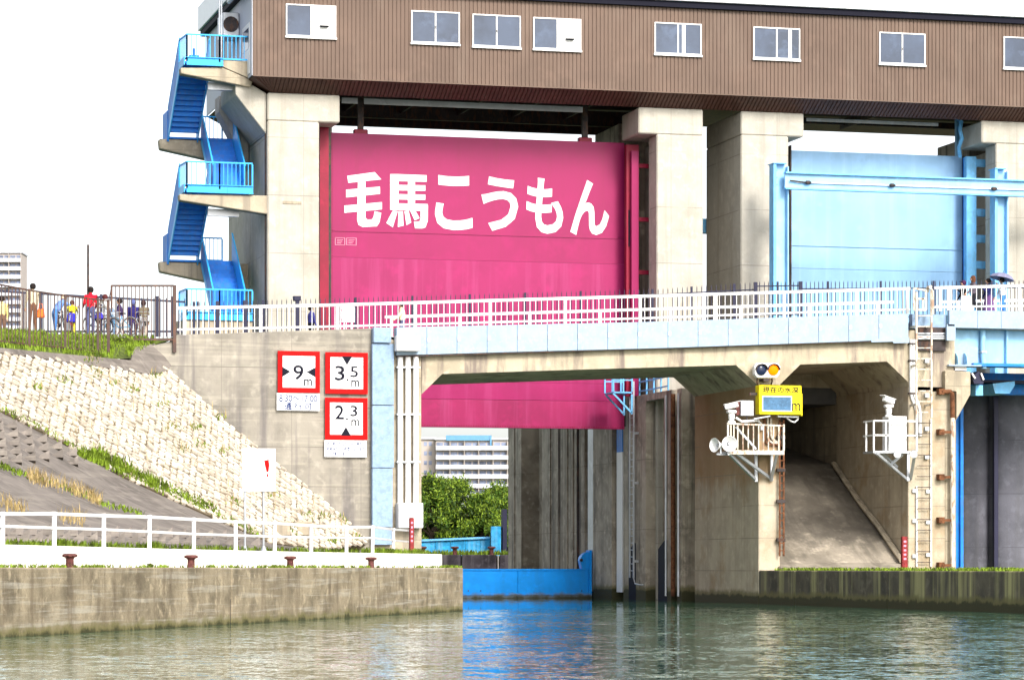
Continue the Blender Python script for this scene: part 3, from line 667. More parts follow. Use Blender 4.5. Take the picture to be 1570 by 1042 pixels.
# bush at the fence corner
pts = []
for _ in range(420): pts.append(pv(R.gauss(186, 8), R.uniform(528, 548), 111.3 + R.uniform(0, .4)))
mb = MB()
for p in pts[:150]:
    d = Vector((R.gauss(0, .5), R.gauss(0, .3), 1)).normalized() * R.uniform(.3, .9); e = Vector((.008, 0, 0)); mb.add([p - e, p + e, p + d], [(0, 1, 2)])
bush = thing('bush', 'half-bare twiggy bush at the corner of the brown fence', 'bush', pv(186, 548, 111.3))
part(bush, 'twigs', mb, m_bark, kind='stuff'); mb = MB()
for p in pts:
    p = p + Vector((R.gauss(0, .1), 0, R.uniform(0, .4))); a, c = Vector((R.gauss(0, .05), R.gauss(0, .05), R.gauss(0, .05))), Vector((R.gauss(0, .05), R.gauss(0, .05), R.gauss(0, .05))); mb.add([p, p + a, p + a + c, p + c], [(0, 1, 2, 3)])
part(bush, 'leaves', mb, m_leafl, kind='stuff')

# ---------------------------------------------------------------- signs on the abutment
def sgn(lb, tl, br, cap, dxs=0):
    v = VB - .14; o = pv(tl[0], br[1], v); g = thing('navigation_sign', lb, 'sign', o, 'navigation signs')
    P, Q = pv(*tl, v), pv(*br, v); mb = MB(); mb.box(P.x, Q.x, v, v + .06, Q.z, P.z); part(g, 'red_panel', mb, m_sred)
    i = .115 * (Q.x - P.x); mb = MB(); mb.box(P.x + i, Q.x - i, v - .008, v - .001, Q.z + i, P.z - i); part(g, 'white_face', mb, m_swhite)
    for x in (tl[0] + 12, br[0] - 12):
        a = pv(x, tl[1] + 5, v + .061); c = pv(x, br[1] - 5, v + .061); mb = MB(); mb.box(a.x - .03, a.x + .03, v + .061, VB - .001, c.z, a.z); part(g, 'bracket', mb, m_galv)
    if cap:
        A, B = pv(cap[0], cap[1], v), pv(cap[2], cap[3], v); mb = MB(); mb.box(A.x, B.x, v + .005, v + .05, B.z, A.z); part(g, 'caption_plate', mb, m_swhite)
    return g, v - .011
g, v = sgn('red-framed sign reading 9 m with a passing-hours plate below', (426, 537.5), (490.5, 602), (424.5, 602.3, 490, 629.5))
letter(g, 'numeral', '9', (449.5, 465.5, 559.5, 582), v, m_black, .012); letter(g, 'unit_letter', 'm', (466, 478.5, 581, 591), v, m_black, .012)
for tri in ([(433, 562), (445.5, 569.5), (432.5, 577.5)], [(483.7, 563), (470, 570), (483.5, 578)]): mb = MB(); mb.polyv(tri, v - .002, v + .002); part(g, 'triangle', mb, m_black)
letter(g, 'hours_lettering', '8:30～17:00', (428, 486.5, 605.5, 615.5), v + .008, m_inkb, .012); letter(g, 'passage_lettering', '通 行 可', (436, 478, 617, 628), v + .008, m_inkb, .02)
g, v = sgn('red-framed sign reading 3.5 m with a triangle at its top', (499, 539.5), (564, 604), None)
letter(g, 'numeral', '3', (513.5, 528.5, 560.5, 583), v, m_black, .012); letter(g, 'numeral', '5', (537, 549, 561.5, 578), v, m_black, .012); letter(g, 'unit_letter', 'm', (538.5, 551, 582.5, 592.5), v, m_black, .012)
mb = MB(); mb.polyv([(531.5, 580.5), (534.5, 580.5), (534.5, 583.5), (531.5, 583.5)], v - .002, v + .002); part(g, 'point', mb, m_black)
mb = MB(); mb.polyv([(524, 546), (540, 546.3), (532, 559.5)], v - .002, v + .002); part(g, 'triangle', mb, m_black)
g, v = sgn('red-framed sign reading 2.3 m with a small print plate below', (498.5, 609), (563.5, 674), (497.5, 674.3, 562, 700.5))
letter(g, 'numeral', '2', (513.5, 527.5, 621, 642.5), v, m_black, .012); letter(g, 'numeral', '3', (537, 548, 621.5, 638), v, m_black, .012); letter(g, 'unit_letter', 'm', (538.5, 551, 643, 652.5), v, m_black, .012)
mb = MB(); mb.polyv([(530.5, 640.5), (533.5, 640.5), (533.5, 643.5), (530.5, 643.5)], v - .002, v + .002); part(g, 'point', mb, m_black)
mb = MB(); mb.polyv([(522.5, 667.3), (530.5, 654), (538, 667.6)], v - .002, v + .002); part(g, 'triangle', mb, m_black)
for k, (s_, x1) in enumerate((('淀川本川水位が2.5mの場合、', 557), ('余裕深が0.2m程度となります', 559), ('ので注意して航行してください。', 559))):
    letter(g, 'small_print', s_, (500.5, x1, 677.2 + k * 7.8, 682.6 + k * 7.8), v + .008, m_inkb, .014)
# conduits with junction box and cabinet
b0 = pv(627, 810, VB - .3); cd = thing('conduit_run', 'three white conduits dropping from a junction box to a white cabinet beside the blue column', 'pipes', b0)
for x in (613.5, 625.5, 637.5):
    mb = MB(); a, c = pv(x, 539, VB - .14), pv(x, 771, VB - .14); mb.tube(a, c, .105, 12); part(cd, 'conduit', mb, m_white, smooth=True)
for y in (563, 635, 708):
    for x in (613.5, 625.5, 637.5):
        a = pv(x, y, VB - .14); mb = MB(); mb.box(a.x - .15, a.x + .15, VB - .26, VB - .01, a.z - .03, a.z + .03); part(cd, 'clamp', mb, m_galv)
mb = MB(); P, Q = pv(608.5, 514, VB - .75), pv(645, 538, VB - .75); mb.box(P.x, Q.x, VB - .75, VB - .32, Q.z, P.z); part(cd, 'junction_box', mb, m_white, bev=.02)
mb = MB(); P, Q = pv(611.5, 770.5, VB - .6), pv(649, 809, VB - .6); mb.box(P.x, Q.x, VB - .6, VB - .003, Q.z, P.z); part(cd, 'cabinet', mb, m_white, bev=.02)
for x, y0, y1 in ((614, 774, 806), (631, 774, 806)):
    P, Q = pv(x, y0, VB - .62), pv(x + 15, y1, VB - .62); mb = MB(); mb.box(P.x, Q.x, VB - .625, VB - .602, Q.z, P.z); part(cd, 'cabinet_door', mb, m_white, bev=.01)
# red marker post by the left opening
def marker(x0, x1, y0, y1, p, lb):
    a, c = p(x0, y0), p(x1, y1); g = thing('marker_post', lb, 'marker post', Vector(((a.x + c.x) / 2, a.y, c.z)), 'red marker posts')
    mb = MB(); mb.box(a.x, c.x, a.y, a.y + .18, c.z - .1, a.z); part(g, 'shaft', mb, m_post, bev=.02)
    w = c.x - a.x
    for k in range(5): z = c.z + (a.z - c.z) * (.30 + .13 * k); mb = MB(); mb.box(a.x + w * .25, c.x - w * .3, a.y - .006, a.y - .001, z, z + (a.z - c.z) * .06); part(g, 'faded_mark', mb, m_pinkl)
marker(628.5, 635, 793, 846, lambda x, y: pv(x, y, 108), 'red marker post in front of the white cabinet at the bridge opening')
# ---------------------------------------------------------------- gate towers
ZP = 21.05
def tower(lb, x0, x1, cx0, cx1, yc, wall_u=None, slot=None, back=135.5, side=None):
    """front face x0..x1, cap x0..x1 widened to cx0..cx1, cap underside at row yc"""
    g = thing('gate_tower', lb, 'tower', (U(x0, VP), VP, -1), 'concrete gate towers')
    zc = pv((x0 + x1) / 2, yc, VP).z; u0, u1 = U(x0, VP), U(x1, VP)
    return g, zc, u0, u1
# first tower, left of the pink gate
g, zc, u0, u1 = tower('concrete gate tower left of the pink gate beside the blue staircase', 410, 489.5, 410, 521, 186)
mb = MB(); mb.box(u0, u1, VP, 127.9, -1, zc); part(g, 'shaft', mb, m_pier, bev=.05)
mb = MB(); mb.box(u0, U(521, VP), VP, 127.9, zc, ZP); part(g, 'cap', mb, m_pier, bev=.05)
mb = MB(); mb.box(u0 + .02, u1 - .9, 127.92, 130.7, -1, ZP); part(g, 'shaft', mb, m_pier, bev=.03)
mb = MB(); mb.box(u0 + .02, U(490, 131) + .5, 130.74, 136.5, -1, ZP); part(g, 'rear_shaft', mb, m_pier, bev=.03)
mb = MB(); mb.box(u0 - .05, u0 - .005, 126.75, 126.9, 9, 20.3); part(g, 'down_pipe', mb, m_dark)
for y in (310,): mb = MB(); P, Q = pv(434, 308, VP - .04), pv(462, 313, VP - .04); mb.box(P.x, Q.x, VP - .03, VP - .003, Q.z, P.z); part(g, 'patched_spot', mb, m_con)
# flared head under the left end of the control house
mb = MB(); mb.prism([Vector((u0 - .01, 126.7, ZP)), Vector((u0 - 1.0, 126.7, ZP + .55)), Vector((u0 - 1.3, 126.7, ZP + .55)), Vector((u0 - 1.3, 126.7, ZP - .1)), Vector((u0 - .01, 126.7, ZP - 1.7))], (0, 3.8, 0)); part(g, 'flared_head', mb, m_pier, bev=.03)
mb = MB(); mb.prism([Vector((u0 - .01, 131, ZP)), Vector((u0 - 1.3, 131, ZP + .5)), Vector((u0 - 1.3, 131, ZP - .2)), Vector((u0 - .01, 131, ZP - 2.6))], (0, 1.1, 0)); part(g, 'flared_head', mb, m_pier, bev=.03)
# second tower, right of the pink gate
g, zc, u0, u1 = tower('concrete gate tower right of the pink gate with its cap reaching left', 1007, 1078, 979, 1078, 207)
mb = MB(); mb.box(u0, u1, VP, 127.7, -1, zc); part(g, 'shaft', mb, m_pier, bev=.05)
mb = MB(); mb.box(U(979, VP), u1, VP, 129.0, zc, ZP); part(g, 'cap', mb, m_pier, bev=.05)
mb = MB(); mb.box(u0 + .75, u1 - .02, 127.72, 130.7, -1, zc - .02); part(g, 'shaft', mb, m_pier)
mb = MB(); mb.box(UW, u1 - .02, 130.75, 134.5, 8.8, ZP - .1); part(g, 'rear_shaft', mb, m_lock, bev=.03)
# third tower, left of the pale blue gate
g, zc, u0, u1 = tower('wide concrete gate tower left of the pale blue gate showing a stained left side', 1136, 1209, 1136, 1232.5, 208)
mb = MB(); mb.box(u0, u1, VP, 131.3, -1, zc); part(g, 'shaft', mb, m_pier, bev=.05)
mb = MB(); mb.box(u0, U(1232.5, VP), VP, 131.3, zc, ZP); part(g, 'cap', mb, m_pier, bev=.05)
mb = MB(); mb.box(u0 + 1.6, u1, 131.35, 135, -1, ZP - .1); part(g, 'rear_shaft', mb, m_pier)
mb = MB(); P, Q = pv(1077, 333, 131), pv(1084, 355, 131); mb.box(P.x, P.x + 1.2, 131.5, 132, Q.z, P.z); part(g, 'blue_cover', mb, m_sblue)
# fourth tower at the right edge
g, zc, u0, u1 = tower('concrete gate tower at the right edge beyond the pale blue gate', 1527, 1640, 1505, 1640, 222)
mb = MB(); mb.box(u0, u1, VP, 127.7, -1, zc); part(g, 'shaft', mb, m_pier, bev=.05)
mb = MB(); mb.box(U(1505, VP), u1, VP, 129.0, zc, ZP); part(g, 'cap', mb, m_pier, bev=.05)
mb = MB(); mb.box(u0 + .75, u1, 127.72, 130.7, -1, zc - .02); part(g, 'shaft', mb, m_pier)
mb = MB(); mb.box(U(1437, 134.5), u1, 130.75, 134.5, 8, ZP - .1); part(g, 'rear_shaft', mb, m_lock, bev=.03)

# ---------------------------------------------------------------- control house
H0 = pv(388, 115, VF); HL = H0.x; HR = U(1570, VF) + 9; HZ0 = H0.z; HZ1 = pv(1570, 38, VF).z; HB = 137.5
CH = thing('control_house', 'long brown clad control house with white roof edge on the concrete towers', 'building', (HL, VF, HZ0))
def ribbed(name, p0, px_, n, pitch, up, out, mat, dep=.035):
    """ribbed sheet as one folded surface: p0 start, px_ direction along, up = height vector"""
    P = []; 
    for k in range(n):
        for s_, d in ((0, 0), (.74, 0), (.80, -1), (.94, -1)): P.append(p0 + px_ * (pitch * (k + s_)) + out * (dep * d))
    P.append(p0 + px_ * (pitch * n)); m_ = len(P); mb = MB(); mb.add(P + [p + up for p in P], [(i, i + 1, m_ + i + 1, m_ + i) for i in range(m_ - 1)]); return mb
npit = 250; pit = (HR - HL) / npit
part(CH, 'siding', ribbed('siding', Vector((HL, VF, HZ0)), Vector((1, 0, 0)), npit, pit, Vector((0, 0, HZ1 - HZ0)), Vector((0, -1, 0)), m_brown), m_brown)
mb = MB(); mb.box(HL - .01, HR, VF - .03, VF + .05, HZ0 - .05, HZ0 - .002); part(CH, 'sill_flashing', mb, m_brown)
mb = MB(); mb.box(HL, HR, VF + .06, HB, HZ0 + .4, HZ1 - .002); part(CH, 'house_body', mb, m_brown)
# sloping ribbed soffit, front and left hip
so = Vector((0, 1.0, ZP + .02 - HZ0)); 
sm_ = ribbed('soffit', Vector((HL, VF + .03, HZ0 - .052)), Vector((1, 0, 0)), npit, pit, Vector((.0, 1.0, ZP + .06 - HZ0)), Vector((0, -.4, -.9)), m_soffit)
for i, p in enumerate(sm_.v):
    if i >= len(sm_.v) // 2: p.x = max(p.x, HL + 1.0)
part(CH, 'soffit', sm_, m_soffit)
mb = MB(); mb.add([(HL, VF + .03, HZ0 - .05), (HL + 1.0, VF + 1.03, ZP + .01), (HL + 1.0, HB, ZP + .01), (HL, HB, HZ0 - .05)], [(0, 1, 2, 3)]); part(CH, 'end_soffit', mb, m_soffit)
mb = MB(); mb.box(HL + .4, HR, 127.4, HB, 21.96, HZ0 + .39); part(CH, 'floor_slab', mb, m_dark)
# steel under the floor
for v, x0, x1, z0, z1 in ((133.6, 470, 985, 21.2, 21.9), (128.6, 500, 985, 21.55, 21.9), (128.6, 1225, 1500, 21.55, 21.9), (133.0, 1215, 1500, 21.6, 21.9), (136.9, 480, 1000, 21.3, 21.9)):
    a, c = U(x0, v), U(x1, v); mb = MB(); mb.box(a, c, v, v + .05, z0, z1); mb.box(a, c, v - .15, v - .001, z0, z0 + .04); part(CH, 'floor_beam', mb, m_dark)
for x in (552, 640, 730, 815, 897, 1330): a = U(x, 130); mb = MB(); mb.box(a, a + .1, 128.7, 133.5, 21.45, 21.9); part(CH, 'cross_beam', mb, m_dark)
for x0, x1 in ((524, 548), (558, 893)): a, c = U(x0, 128.3), U(x1, 128.3); mb = MB(); mb.box(a, c, 128.25, 128.3, 21.0, 21.24); part(CH, 'grating', mb, m_galv)
a, c = U(1236, 128.3), U(1438, 128.3); mb = MB(); mb.box(a, c, 128.25, 128.3, 21.0, 21.14); part(CH, 'grating', mb, m_galv)
# roof edge
UE = pu(304, 48, 1).x; eave = pY(355, 0, 129.8).x
mb = MB(); mb.box(eave, HR + .2, VF - .35, HB + .3, HZ1 + .26, HZ1 + 1.35); part(CH, 'roof', mb, m_roof, bev=.02)
mb = MB(); mb.box(eave + .1, HR + .1, VF - .2, HB + .2, HZ1, HZ1 + .255); part(CH, 'eave_shadow_board', mb, m_black)  # black colour stands in for the shadow line below the roof edge
mb = MB(); mb.box(eave + 4, HR, VF + 3, HB - 3, HZ1 + 1.351, HZ1 + 1.7); part(CH, 'roof_upstand', mb, m_roof)
# left end wall, door, air conditioner
mb = MB(); mb.box(HL - .04, HL - .002, VF + .05, HB, HZ0, HZ1 - .01); part(CH, 'end_wall', mb, m_apt2)
eu = HL - .05
d_ = lambda x, y: pu(x, y, eu)
A, B = d_(383, 12), d_(372, 64); mb = MB(); mb.box(eu - .02, eu + .005, A.y, B.y, HZ0 + .15, HZ0 + 2.25); dr = part(CH, 'door', mb, m_white)
mb = MB(); mb.box(eu - .03, eu - .021, A.y + .15, B.y - .15, HZ0 + 1.2, HZ0 + 2.05); part(dr, 'pane', mb, m_glass)
mb = MB(); mb.box(eu - .7, eu - .01, B.y + .8, B.y + 2.2, HZ1 - 1.5, HZ1 - .5); ac = part(CH, 'air_conditioner', mb, m_galv, bev=.03)
mb = MB(); mb.lathe([(.33, 0), (.33, .03), (.2, .03)], 16, (eu - .36, B.y + .79, HZ1 - 1.0), (0, -1, 0)); part(ac, 'fan_grille', mb, m_dark)
mb = MB(); mb.path([(eu - .3, B.y + 2.3, HZ1 - 1.1), (eu - .4, B.y + 2.7, HZ1 - 1.2), (eu - .4, B.y + 2.9, HZ1 - 1.6), (eu - .35, B.y + 2.95, HZ0 + .1)], .12, 10); part(CH, 'duct', mb, m_galv, smooth=True)
mb = MB(); mb.tube((eu - .5, A.y - .5, HZ1 - .12), (eu - .5, B.y + .5, HZ1 - .12), .09, 10); part(CH, 'strip_lamp', mb, m_white, smooth=True)
for k in range(2): mb = MB(); p = pv(336.5 + 3.2 * k, 50, 127.5); mb.tube((p.x, 127.5, HZ0 - .2), (p.x, 127.5, HZ1 + 1.6), .035, 6); part(CH, 'conduit', mb, m_galv)
# windows
for x0, x1, y0, y1, kind in ((438, 515, 8, 57, 'v'), (630, 704.5, 18, 67, 'w'), (724, 798, 23.5, 72.5, 'w'), (817, 890.5, 28.5, 76.5, 'v'), (1003, 1075, 36, 84, 'c'), (1154.5, 1226, 43, 91, 'c'), (1347.5, 1418, 51, 99, 'w'), (1538, 1608, 58, 106, 'w')):
    xm = (x0 + x1) / 2; z1 = pv(xm, y0, VF).z; z0 = pv(xm, y1, VF).z; a, c = U(x0, VF), U(x1, VF); m_ = (a + c) / 2
    mb = MB(); f = .05; y_a, y_b = VF - .07, VF - .002
    mb.box(a, a + f, y_a, y_b, z0, z1); mb.box(c - f, c, y_a, y_b, z0, z1); mb.box(a + f, c - f, y_a, y_b, z1 - f, z1); mb.box(a + f, c - f, y_a, y_b, z0, z0 + f)
    w = part(CH, 'window', mb, m_white)
    mb = MB(); mb.box(a - .03, c + .03, VF - .11, VF - .002, z0 - .08, z0 - .002); part(w, 'sill', mb, m_white)
    mb = MB(); mb.box(a + f, m_ - .03, VF - .035, VF - .01, z0 + f, z1 - f); part(w, 'pane', mb, m_glass)
    if kind == 'v':
        mb = MB(); mb.box(m_ - .02, c - f, VF - .05, VF - .008, z0 + f, z1 - f); part(w, 'vent_panel', mb, m_white)
        mb = MB(); k = m_ + (c - m_) * .35; mb.prism([Vector((k, VF - .051, z0 + .62)), Vector((k, VF - .25, z0 + .5)), Vector((k, VF - .25, z0 + .46)), Vector((k, VF - .051, z0 + .46))], (.36, 0, 0)); part(w, 'vent_hood', mb, m_white)
        mb = MB(); mb.box(k + .01, k + .35, VF - .24, VF - .052, z0 + .425, z0 + .458); part(w, 'vent_opening', mb, m_black)
    else:
        mb = MB(); mb.box(m_ - .03, m_ + .03, VF - .06, VF - .01, z0 + f, z1 - f); part(w, 'mullion', mb, m_white)
        mb = MB(); mb.box(m_ + .03, c - f, VF - .045, VF - .02, z0 + f, z1 - f); part(w, 'pane', mb, m_glass)
        if kind == 'c': mb = MB(); k = m_ + (c - m_) * (.17 if x0 < 1100 else .5); mb.box(k, k + .15, VF - .052, VF - .046, z0 + f, z1 - f); part(w, 'curtain', mb, m_swhite)
        else:
            mb = MB(); mb.box(m_ - .02, m_ + .015, VF - .075, VF - .061, z0 + .6, z0 + .72); part(w, 'latch', mb, m_dark)

# ---------------------------------------------------------------- pink gate
PG = thing('lock_gate', 'raised pink steel lock gate with large white lettering 毛馬こうもん', 'lock gate', (U(730, VG), VG, pv(730, 655, VG).z))
gx0, gx1 = U(507, VG), U(957, VG); gz = lambda y: pv(730, y, VG).z
gu = lambda x: U(x, VG)
for y0, y1, mt in ((211, 359, m_pink), (359.4, 399.5, m_pink), (399.5, 585, m_pink2), (585, 612, m_pink2), (612.2, 651, m_pink3)):
    mb = MB(); mb.box(gx0, gx1, VG - (.0 if mt is m_pink else .003), VG + .35, gz(y1) + .004, gz(y0) - .004); part(PG, 'skin_plate', mb, mt)
mb = MB(); mb.box(gx0, gx1, VG - .05, VG + .35, gz(655), gz(651)); part(PG, 'bottom_flange', mb, m_pink3)
mb = MB(); mb.box(gu(510), gu(947), VG - .03, VG - .004, gz(360.5), gz(358)); part(PG, 'seam_strip', mb, m_pink)
mb = MB(); mb.box(gx0 - .03, gx0 + .0, VG - .12, VG + .2, gz(651), gz(212)); part(PG, 'side_seal', mb, m_dark)
mb = MB(); mb.box(gx1 + .002, gx1 + .05, VG - .1, VG + .2, gz(651), gz(212)); part(PG, 'side_seal', mb, m_dark)
for y in (652.6,):
    mb = MB()
    for k in range(120): a = gx0 + .1 + k * (gx1 - gx0 - .2) / 119; mb.box(a - .02, a + .02, VG - .07, VG - .051, gz(y) - .02, gz(y) + .02)
    part(PG, 'bolts', mb, m_red, kind='stuff')
mb = MB()
for k in range(110): z = gz(640) + k * (gz(220) - gz(640)) / 109; mb.box(gx0 + .05, gx0 + .08, VG - .02, VG - .001, z - .02, z + .02)
part(PG, 'bolts', mb, m_red, kind='stuff')
zx = lambda p: [(480 + x / 2.962, 190 + y / 2.962) for x, y in p]
for ch, st in (('毛', ([(155, 236), (280, 219), (310, 252), (160, 268)], [(204, 255), (238, 255), (238, 425), (246, 434), (266, 434), (274, 424), (280, 396), (310, 404), (302, 446), (290, 465), (225, 468), (206, 458), (200, 436)], [(150, 299), (304, 285), (304, 318), (150, 334)], [(142, 371), (313, 355), (313, 388), (142, 404)])),
               ('馬', ([(350, 228), (388, 228), (388, 390), (350, 386)], [(380, 228), (516, 233), (516, 263), (380, 260)], [(380, 277), (510, 279), (510, 304), (380, 302)], [(380, 319), (510, 321), (510, 345), (380, 343)], [(350, 360), (521, 364), (521, 396), (350, 390)],
                [(431, 250), (463, 250), (463, 375), (431, 375)], [(489, 370), (522, 370), (521, 440), (510, 470), (496, 475), (463, 474), (458, 444), (484, 442), (488, 430)], [(362, 394), (384, 396), (362, 470), (333, 450)], [(388, 396), (408, 396), (411, 462), (385, 468)], [(415, 397), (434, 393), (446, 448), (424, 460)], [(440, 393), (462, 390), (484, 428), (462, 438)]))):
    mb = MB()
    for k, p in enumerate(st): mb.polyv(zx(p), VG - .006 - .002 * k, VG - .0035)
    part(PG, 'white_letter', mb, m_white, label='white painted letter ' + ch)
for ch, x0, x1, y0, y1 in (('こ', 667, 724.5, 270, 352), ('う', 738, 794.5, 272, 353.5), ('も', 807, 863.5, 274, 357.5), ('ん', 874.5, 934, 277, 360)):
    letter(PG, 'white_letter', ch, (x0, x1, y0, y1), VG - .012, m_white, .028, label='white painted letter ' + ch)
for x0, x1 in ((513.5, 529), (531, 546.5)):
    for a, b_, c, d in ((x0, x1, 364, 365), (x0, x1, 375, 376), (x0, x0 + .9, 365, 375), (x1 - .9, x1, 365, 375)):
        mb = MB(); P, Q = pv(a, c + .3 * (a > 530), VG), pv(b_, d + .3 * (a > 530), VG); mb.box(P.x, Q.x, VG - .015, VG - .004, Q.z, P.z); part(PG, 'plate_border', mb, m_pinkl)
    for k in range(3):
        mb = MB(); P, Q = pv(x0 + 3, 367 + 2.6 * k, VG), pv(x1 - 3 - 1.5 * k, 368 + 2.6 * k, VG); mb.box(P.x, Q.x, VG - .012, VG - .004, Q.z, P.z); part(PG, 'plate_line', mb, m_pinkl)
for x, y0, y1 in ((553, 150, 211), (897, 166, 220)):
    a = U(x, 129.3); mb = MB(); mb.box(a - .12, a + .12, 129.25, 129.45, gz(212), 22.2); part(PG, 'lifting_rod', mb, m_dark)
    mb = MB(); mb.box(a - .3, a + .3, 129.2, 129.5, gz(211.5), gz(204)); part(PG, 'lifting_lug', mb, m_red, bev=.03)
# guide frames of the pink gate
gf = thing('gate_guide', 'crimson steel guide frame along the left side of the pink gate', 'guide frame', (U(496, 128.2), 128.2, 9), 'gate guide frames')
mb = MB(); mb.box(U(489, 128.2), U(502.5, 128.2), 128.0, 128.4, 6.5, gz(205)); part(gf, 'channel', mb, m_red)
mb = MB(); mb.box(U(502.5, 128.4), U(507, 128.4), 128.41, 128.6, 6.5, gz(205)); part(gf, 'inner_flange', mb, m_dark)
gf = thing('gate_guide', 'crimson steel guide frame with rungs along the right side of the pink gate', 'guide frame', (U(970, 128.2), 128.2, 9), 'gate guide frames')
zz = pv(970, 222, 128.2).z
mb = MB(); mb.box(U(960.5, 128.2), U(979.5, 128.2), 128.2, 128.5, 8.8, zz); part(gf, 'channel', mb, m_red)
mb = MB(); mb.box(U(968, 128.0), U(978.5, 128.0), 127.95, 128.19, 8.8, zz - .3); part(gf, 'rail', mb, m_pink)
mb = MB(); P, Q = pv(963.5, 322, 128.19), pv(965.5, 378, 128.19); mb.box(P.x, Q.x, 128.17, 128.198, Q.z, P.z); part(gf, 'slot', mb, m_black)
for y in (254, 336, 417): mb = MB(); P, Q = pv(979.8, y - 3, 128.2), pv(1003, y + 4, 128.2); mb.box(P.x, Q.x, 128.2, 128.4, Q.z, P.z); part(gf, 'rung', mb, m_red)

# ---------------------------------------------------------------- pale blue gate with its beam
BG = thing('lock_gate', 'plain pale blue steel gate behind the sky blue crane beam', 'lock gate', (U(1340, VG), VG, 6))
bz = lambda y: pv(1340, y, VG).z; a, c = U(1212, VG), U(1475, VG)
for y0, y1 in ((235, 379), (379.4, 414), (414.3, 640)):
    mb = MB(); mb.box(a, c, VG, VG + .35, bz(y1) + .003, bz(y0) - .003); part(BG, 'skin_plate', mb, m_lblue)
mb = MB(); mb.box(a - .06, a - .002, VG - .15, VG + .2, bz(600), bz(228)); part(BG, 'side_seal', mb, m_dark)
mb = MB(); mb.box(c + .002, c + .12, VG - .12, VG + .2, bz(600), bz(235)); part(BG, 'side_seal', mb, m_navy)
mb = MB(); mb.box(a, c, VG - .05, VG - .004, bz(380), bz(378.6)); part(BG, 'seam_strip', mb, m_lblue)
for x in (1465,): mb = MB(); k = U(x, 130); mb.box(k - .12, k + .12, 129.6, 129.8, bz(240), 21.9); part(BG, 'lifting_rod', mb, m_sblue)
mb = MB(); mb.path([pv(1474, 185, 128), pv(1472, 200, 128), pv(1475, 212, 128), pv(1470, 226, 128.3), pv(1472, 240, 128.6)], .09, 8); part(BG, 'hose', mb, m_sblue, smooth=True)
gf = thing('gate_guide', 'sky blue guide frame with rungs along the right side of the pale blue gate', 'guide frame', (U(1490, 128.2), 128.2, 9), 'gate guide frames')
zz = pv(1490, 240, 128.2).z
mb = MB(); mb.box(U(1482, 128.2), U(1497, 128.2), 128.2, 128.5, 8.8, zz); part(gf, 'channel', mb, m_sblue)
mb = MB(); mb.box(U(1479, 128.6), U(1482, 128.6), 128.55, 128.8, 8.8, zz); part(gf, 'inner_flange', mb, m_blue)
for y in (250, 326, 366, 406): mb = MB(); P, Q = pv(1497.3, y - 6, 128.25), pv(1512, y + 6, 128.25); mb.box(P.x, Q.x, 128.25, 128.45, Q.z, P.z); part(gf, 'rung', mb, m_sblue)
VX = 123.8
CB = thing('crane_beam', 'sky blue steel beam on two columns running in front of the pale blue gate', 'beam', (U(1199, VX), VX, 9))
bp_ = lambda x, y, d=0: pv(x, y, VX) + Vector((0, d, 0))
for x0, x1, yt in ((1188.5, 1210, 250), (1528.5, 1547, 258)):
    a, c = U(x0, VX), U(x1, VX); zt_ = pv(x0, yt, VX).z
    mb = MB(); mb.box(a, a + .12, VX + .2, VX + .75, 8.8, zt_); part(CB, 'column_flange', mb, m_sblue)
    mb = MB(); mb.box(a + .122, c, VX + .45, VX + .5, 8.8, zt_); part(CB, 'column_web', mb, m_gird)
    mb = MB(); mb.box(c + .002, c + .06, VX + .2, VX + .75, 8.8, zt_ - .1); part(CB, 'column_flange', mb, m_gird)
    for k in range(3): mb = MB(); mb.box(a + .13, a + .2, VX + .25, VX + .449, zt_ - .9 + .3 * k, zt_ - .85 + .3 * k); part(CB, 'stiffener', mb, m_sblue)
    mb = MB(); mb.box(a - .02, c - .05, VX + .15, VX + .9, zt_ + .002, zt_ + .04); part(CB, 'bracket_plate', mb, m_sblue)
    mb = MB(); mb.box(a + .15, a + .2, VX + .76, VX + 1.1, zt_ - .6, zt_ - .0); part(CB, 'bracket_web', mb, m_gird)
x0, x1 = 1203.5, 1720; A = lambda x: pv(x, 264 + (x - 1203) * .0383, VX).z; za = A(1203); h = pv(1203, 264, VX).z - pv(1203, 290, VX).z
a, c = U(x0, VX), U(x1, VX)
mb = MB(); mb.box(a, c, VX, VX + .04, za - h + .06, za - .06); part(CB, 'beam_web', mb, m_gird)
mb = MB(); mb.box(a, c, VX - .16, VX + .18, za - .058, za); part(CB, 'beam_flange', mb, m_sblue)
mb = MB(); mb.box(a, c, VX - .10, VX + .18, za - h, za - h + .058); part(CB, 'beam_flange', mb, m_sblue)
mb = MB(); mb.tube((a + .5, VX - .06, za - .42), (c, VX - .06, za - .42), .035, 8); part(CB, 'handrail_cable', mb, m_white)
for x in (1233, 1362, 1518): k = U(x, VX); mb = MB(); mb.lathe([(.03, 0), (.08, .05), (.08, .2), (.03, .28)], 8, (k, VX - .12, za - .42), (1, 0, 0)); part(CB, 'clamp', mb, m_dark)
mb = MB(); k = U(1210, VX); mb.tube((k, VX - .1, za - .36), (k + .7, VX - .1, za - .42), .035, 6); part(CB, 'turnbuckle', mb, m_dark)

